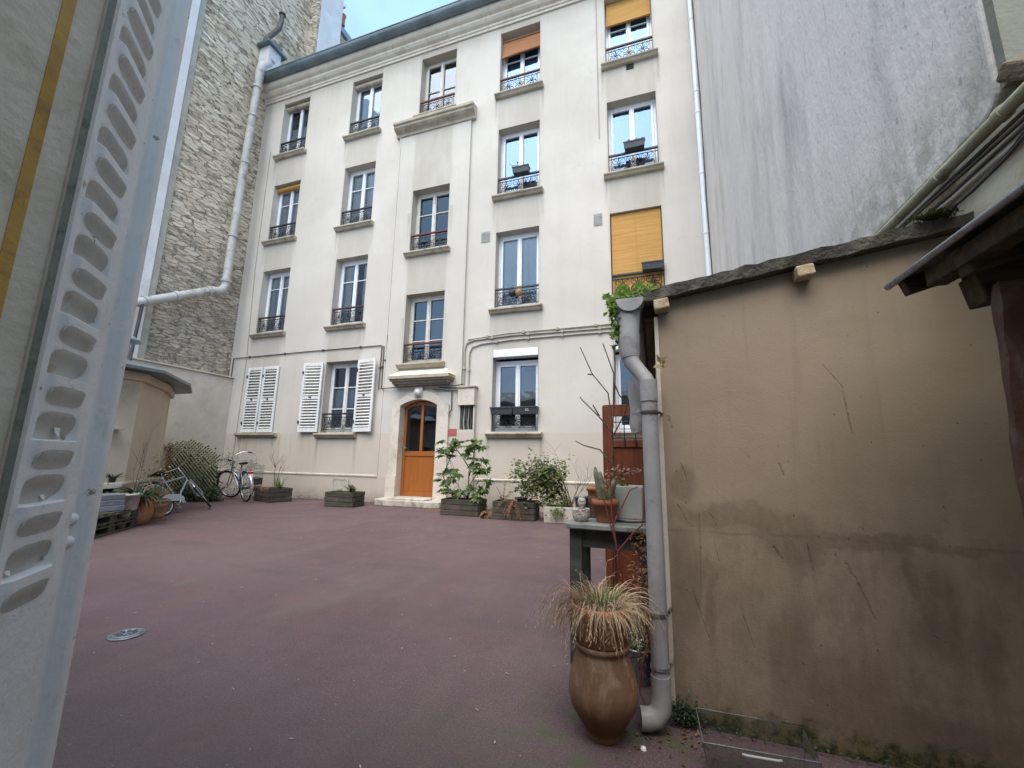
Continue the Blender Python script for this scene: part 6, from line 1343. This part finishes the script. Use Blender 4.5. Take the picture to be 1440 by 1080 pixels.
tag(m.build('dry_grass', MT['straw'], None, (JX,JY,.45), fix=False), 'wild tuft of dry straw-coloured grass spilling over the terracotta pot', 'grass')
strap('green_grass', 'fresh green blades in the middle of the dry grass tuft', (JX+.005,JY-.02,.45), 80, 'grass_green', .07, .125, .0035, 102, .09, .6, upz=1.1, cat='grass')
t = thing('metal_bucket', 'small galvanised bucket behind the clay jar', 'bucket', (-.125,2.30,0))
m = MB().lathe([(.055,0),(.058,.004),(.075,.15),(.079,.152),(.079,.158),(.073,.158),(.06,.03)], t.location, 24); m.build('body', MT['galvanised'], t); MB().lathe([(0,.12),(.07,.115)], t.location, 16).build('soil', MT['soil'], t)
m = MB(); m.tube([(-.125+.076*math.cos(a),2.30,.15+.0+.06*math.sin(a)) for a in [R(180-i*18) for i in range(11)]], .003, 5); m.build('handle', MT['galvanised'], t)
leafmass('weeds', 'straggly green weeds growing out of the small bucket', 'weeds', [((-.13,2.30,.24),(.09,.08,.11),1),((-.12,2.26,.17),(.09,.08,.05),.5)], 'ivy', 103, .024, .008, 330)
leafmass('dry_weeds', 'brown dry foliage between the jar and the downpipe', 'weeds', [((-.10,2.2,.42),(.07,.08,.16),1),((-.09,2.3,.6),(.05,.06,.14),.5)], 'dead_fern', 104, .03, .007, 260)
leafmass('ground_ivy', 'dark green low plant at the foot of the shed corner behind the downpipe', 'plant', [((-.05,2.35,.10),(.10,.14,.11),1)], 'dark_leaf', 105, .03, .014, 320)
m = MB(); m.tube([(-.06,2.12,.30),(-.075,2.08,.24),(-.10,2.02,.16),(-.105,1.98,.10),(-.06,1.92,.04)], .004, 5); m.tube([(-.07,2.1,.26),(-.05,2.0,.40),(-.04,1.97,.46)], .0025, 5)
tag(m.build('bramble', MT['red_twig'], None, (-.07,2.1,.2)), 'red curling stem beside the foot of the downpipe', 'plant')
leafmass('gutter_weeds', 'bright green weeds sprouting from the end of the shed gutter', 'weeds', [((-.10,2.02,1.80),(.075,.09,.030),1),((-.165,1.98,1.74),(.022,.05,.06),.6),((-.160,1.97,1.62),(.018,.03,.06),.45),((-.01,2.0,1.825),(.05,.06,.018),.35)], 'weed', 106, .032, .022, 190)
rg = random.Random(107); m = MB()
for x, z, y in ((-.195,1.80,1.95),(-.12,1.835,1.95),(-.045,1.845,1.96),(-.10,1.805,1.93),(-.075,1.80,1.93),(-.14,1.80,1.93)):
    c_ = V(x,y,z)
    for k in range(7): a = R(k*51+20); m.leaf(c_, (math.cos(a),-.3,math.sin(a)*.55), (0,-1,.35), .028, .024)
    m.tube([c_, V(-.1,2.0,1.77)], .0012, 4)
tag(m.build('nasturtium', MT['weed'], None, (-.1,1.95,1.8), fix=False), 'larger round green leaves over the mouth of the shed gutter', 'weeds')
m = MB()
for k in range(7): m.leaf(V(.035,1.915,1.46)+V(rg.uniform(-.012,.012),0,rg.uniform(-.02,.02)), (rg.uniform(-.5,.5),-.4,rg.uniform(-1,.8)), (0,-1,.2), .05, .02)
tag(m.build('dead_leaf', MT['yellow_leaf'], None, (.035,1.915,1.46), fix=False), 'yellowed dead leaves caught at the bend of the downpipe', 'leaf')
t = thing('plastic_bin', 'clear plastic storage bin without lid at the foot of the shed wall', 'storage box', (.28,1.72,0))
bt = [(.125,1.62),(.405,1.64),(.41,1.79),(.12,1.78)]; tp = [(.10,1.61),(.42,1.63),(.425,1.815),(.095,1.805)]
m = MB(); m.add([(*p,.004) for p in bt]+[(*p,.165) for p in tp], [(0,1,2,3)]+[(i,(i+1)%4,4+(i+1)%4,4+i) for i in range(4)]); m.build('body', MT['clear_plastic'], t, fix=False)
m = MB(); m.tube([(*p,.166) for p in tp+tp[:1]], .0026, 5); [m.tube([(*a_,.006),(*b_,.165)], .0016, 4) for a_, b_ in zip(bt,tp)]; m.build('rim', MT['plastic_edge'], t); m = MB(); m.tube([(.21,1.608,.157),(.22,1.600,.160),(.305,1.607,.160),(.315,1.617,.157)], .004, 6); m.build('handle', MT['planter_grey'], t)
leafmass('moss', 'moss and small weeds at the foot of the shed wall', 'moss', [((.06,1.985,.05),(.07,.02,.06),1),((.5,1.99,.02),(.5,.012,.018),.3)], 'dark_leaf', 108, .014, .008, 420)['kind'] = 'stuff'
m = MB(); m.lathe([(0,.012),(.009,.008),(.011,0)], (-.09,1.80,.0), 10); tag(m.build('pebble', MT['pvc_white'], None, (-.09,1.80,0)), 'small white pebble on the asphalt beside the clay jar', 'pebble')
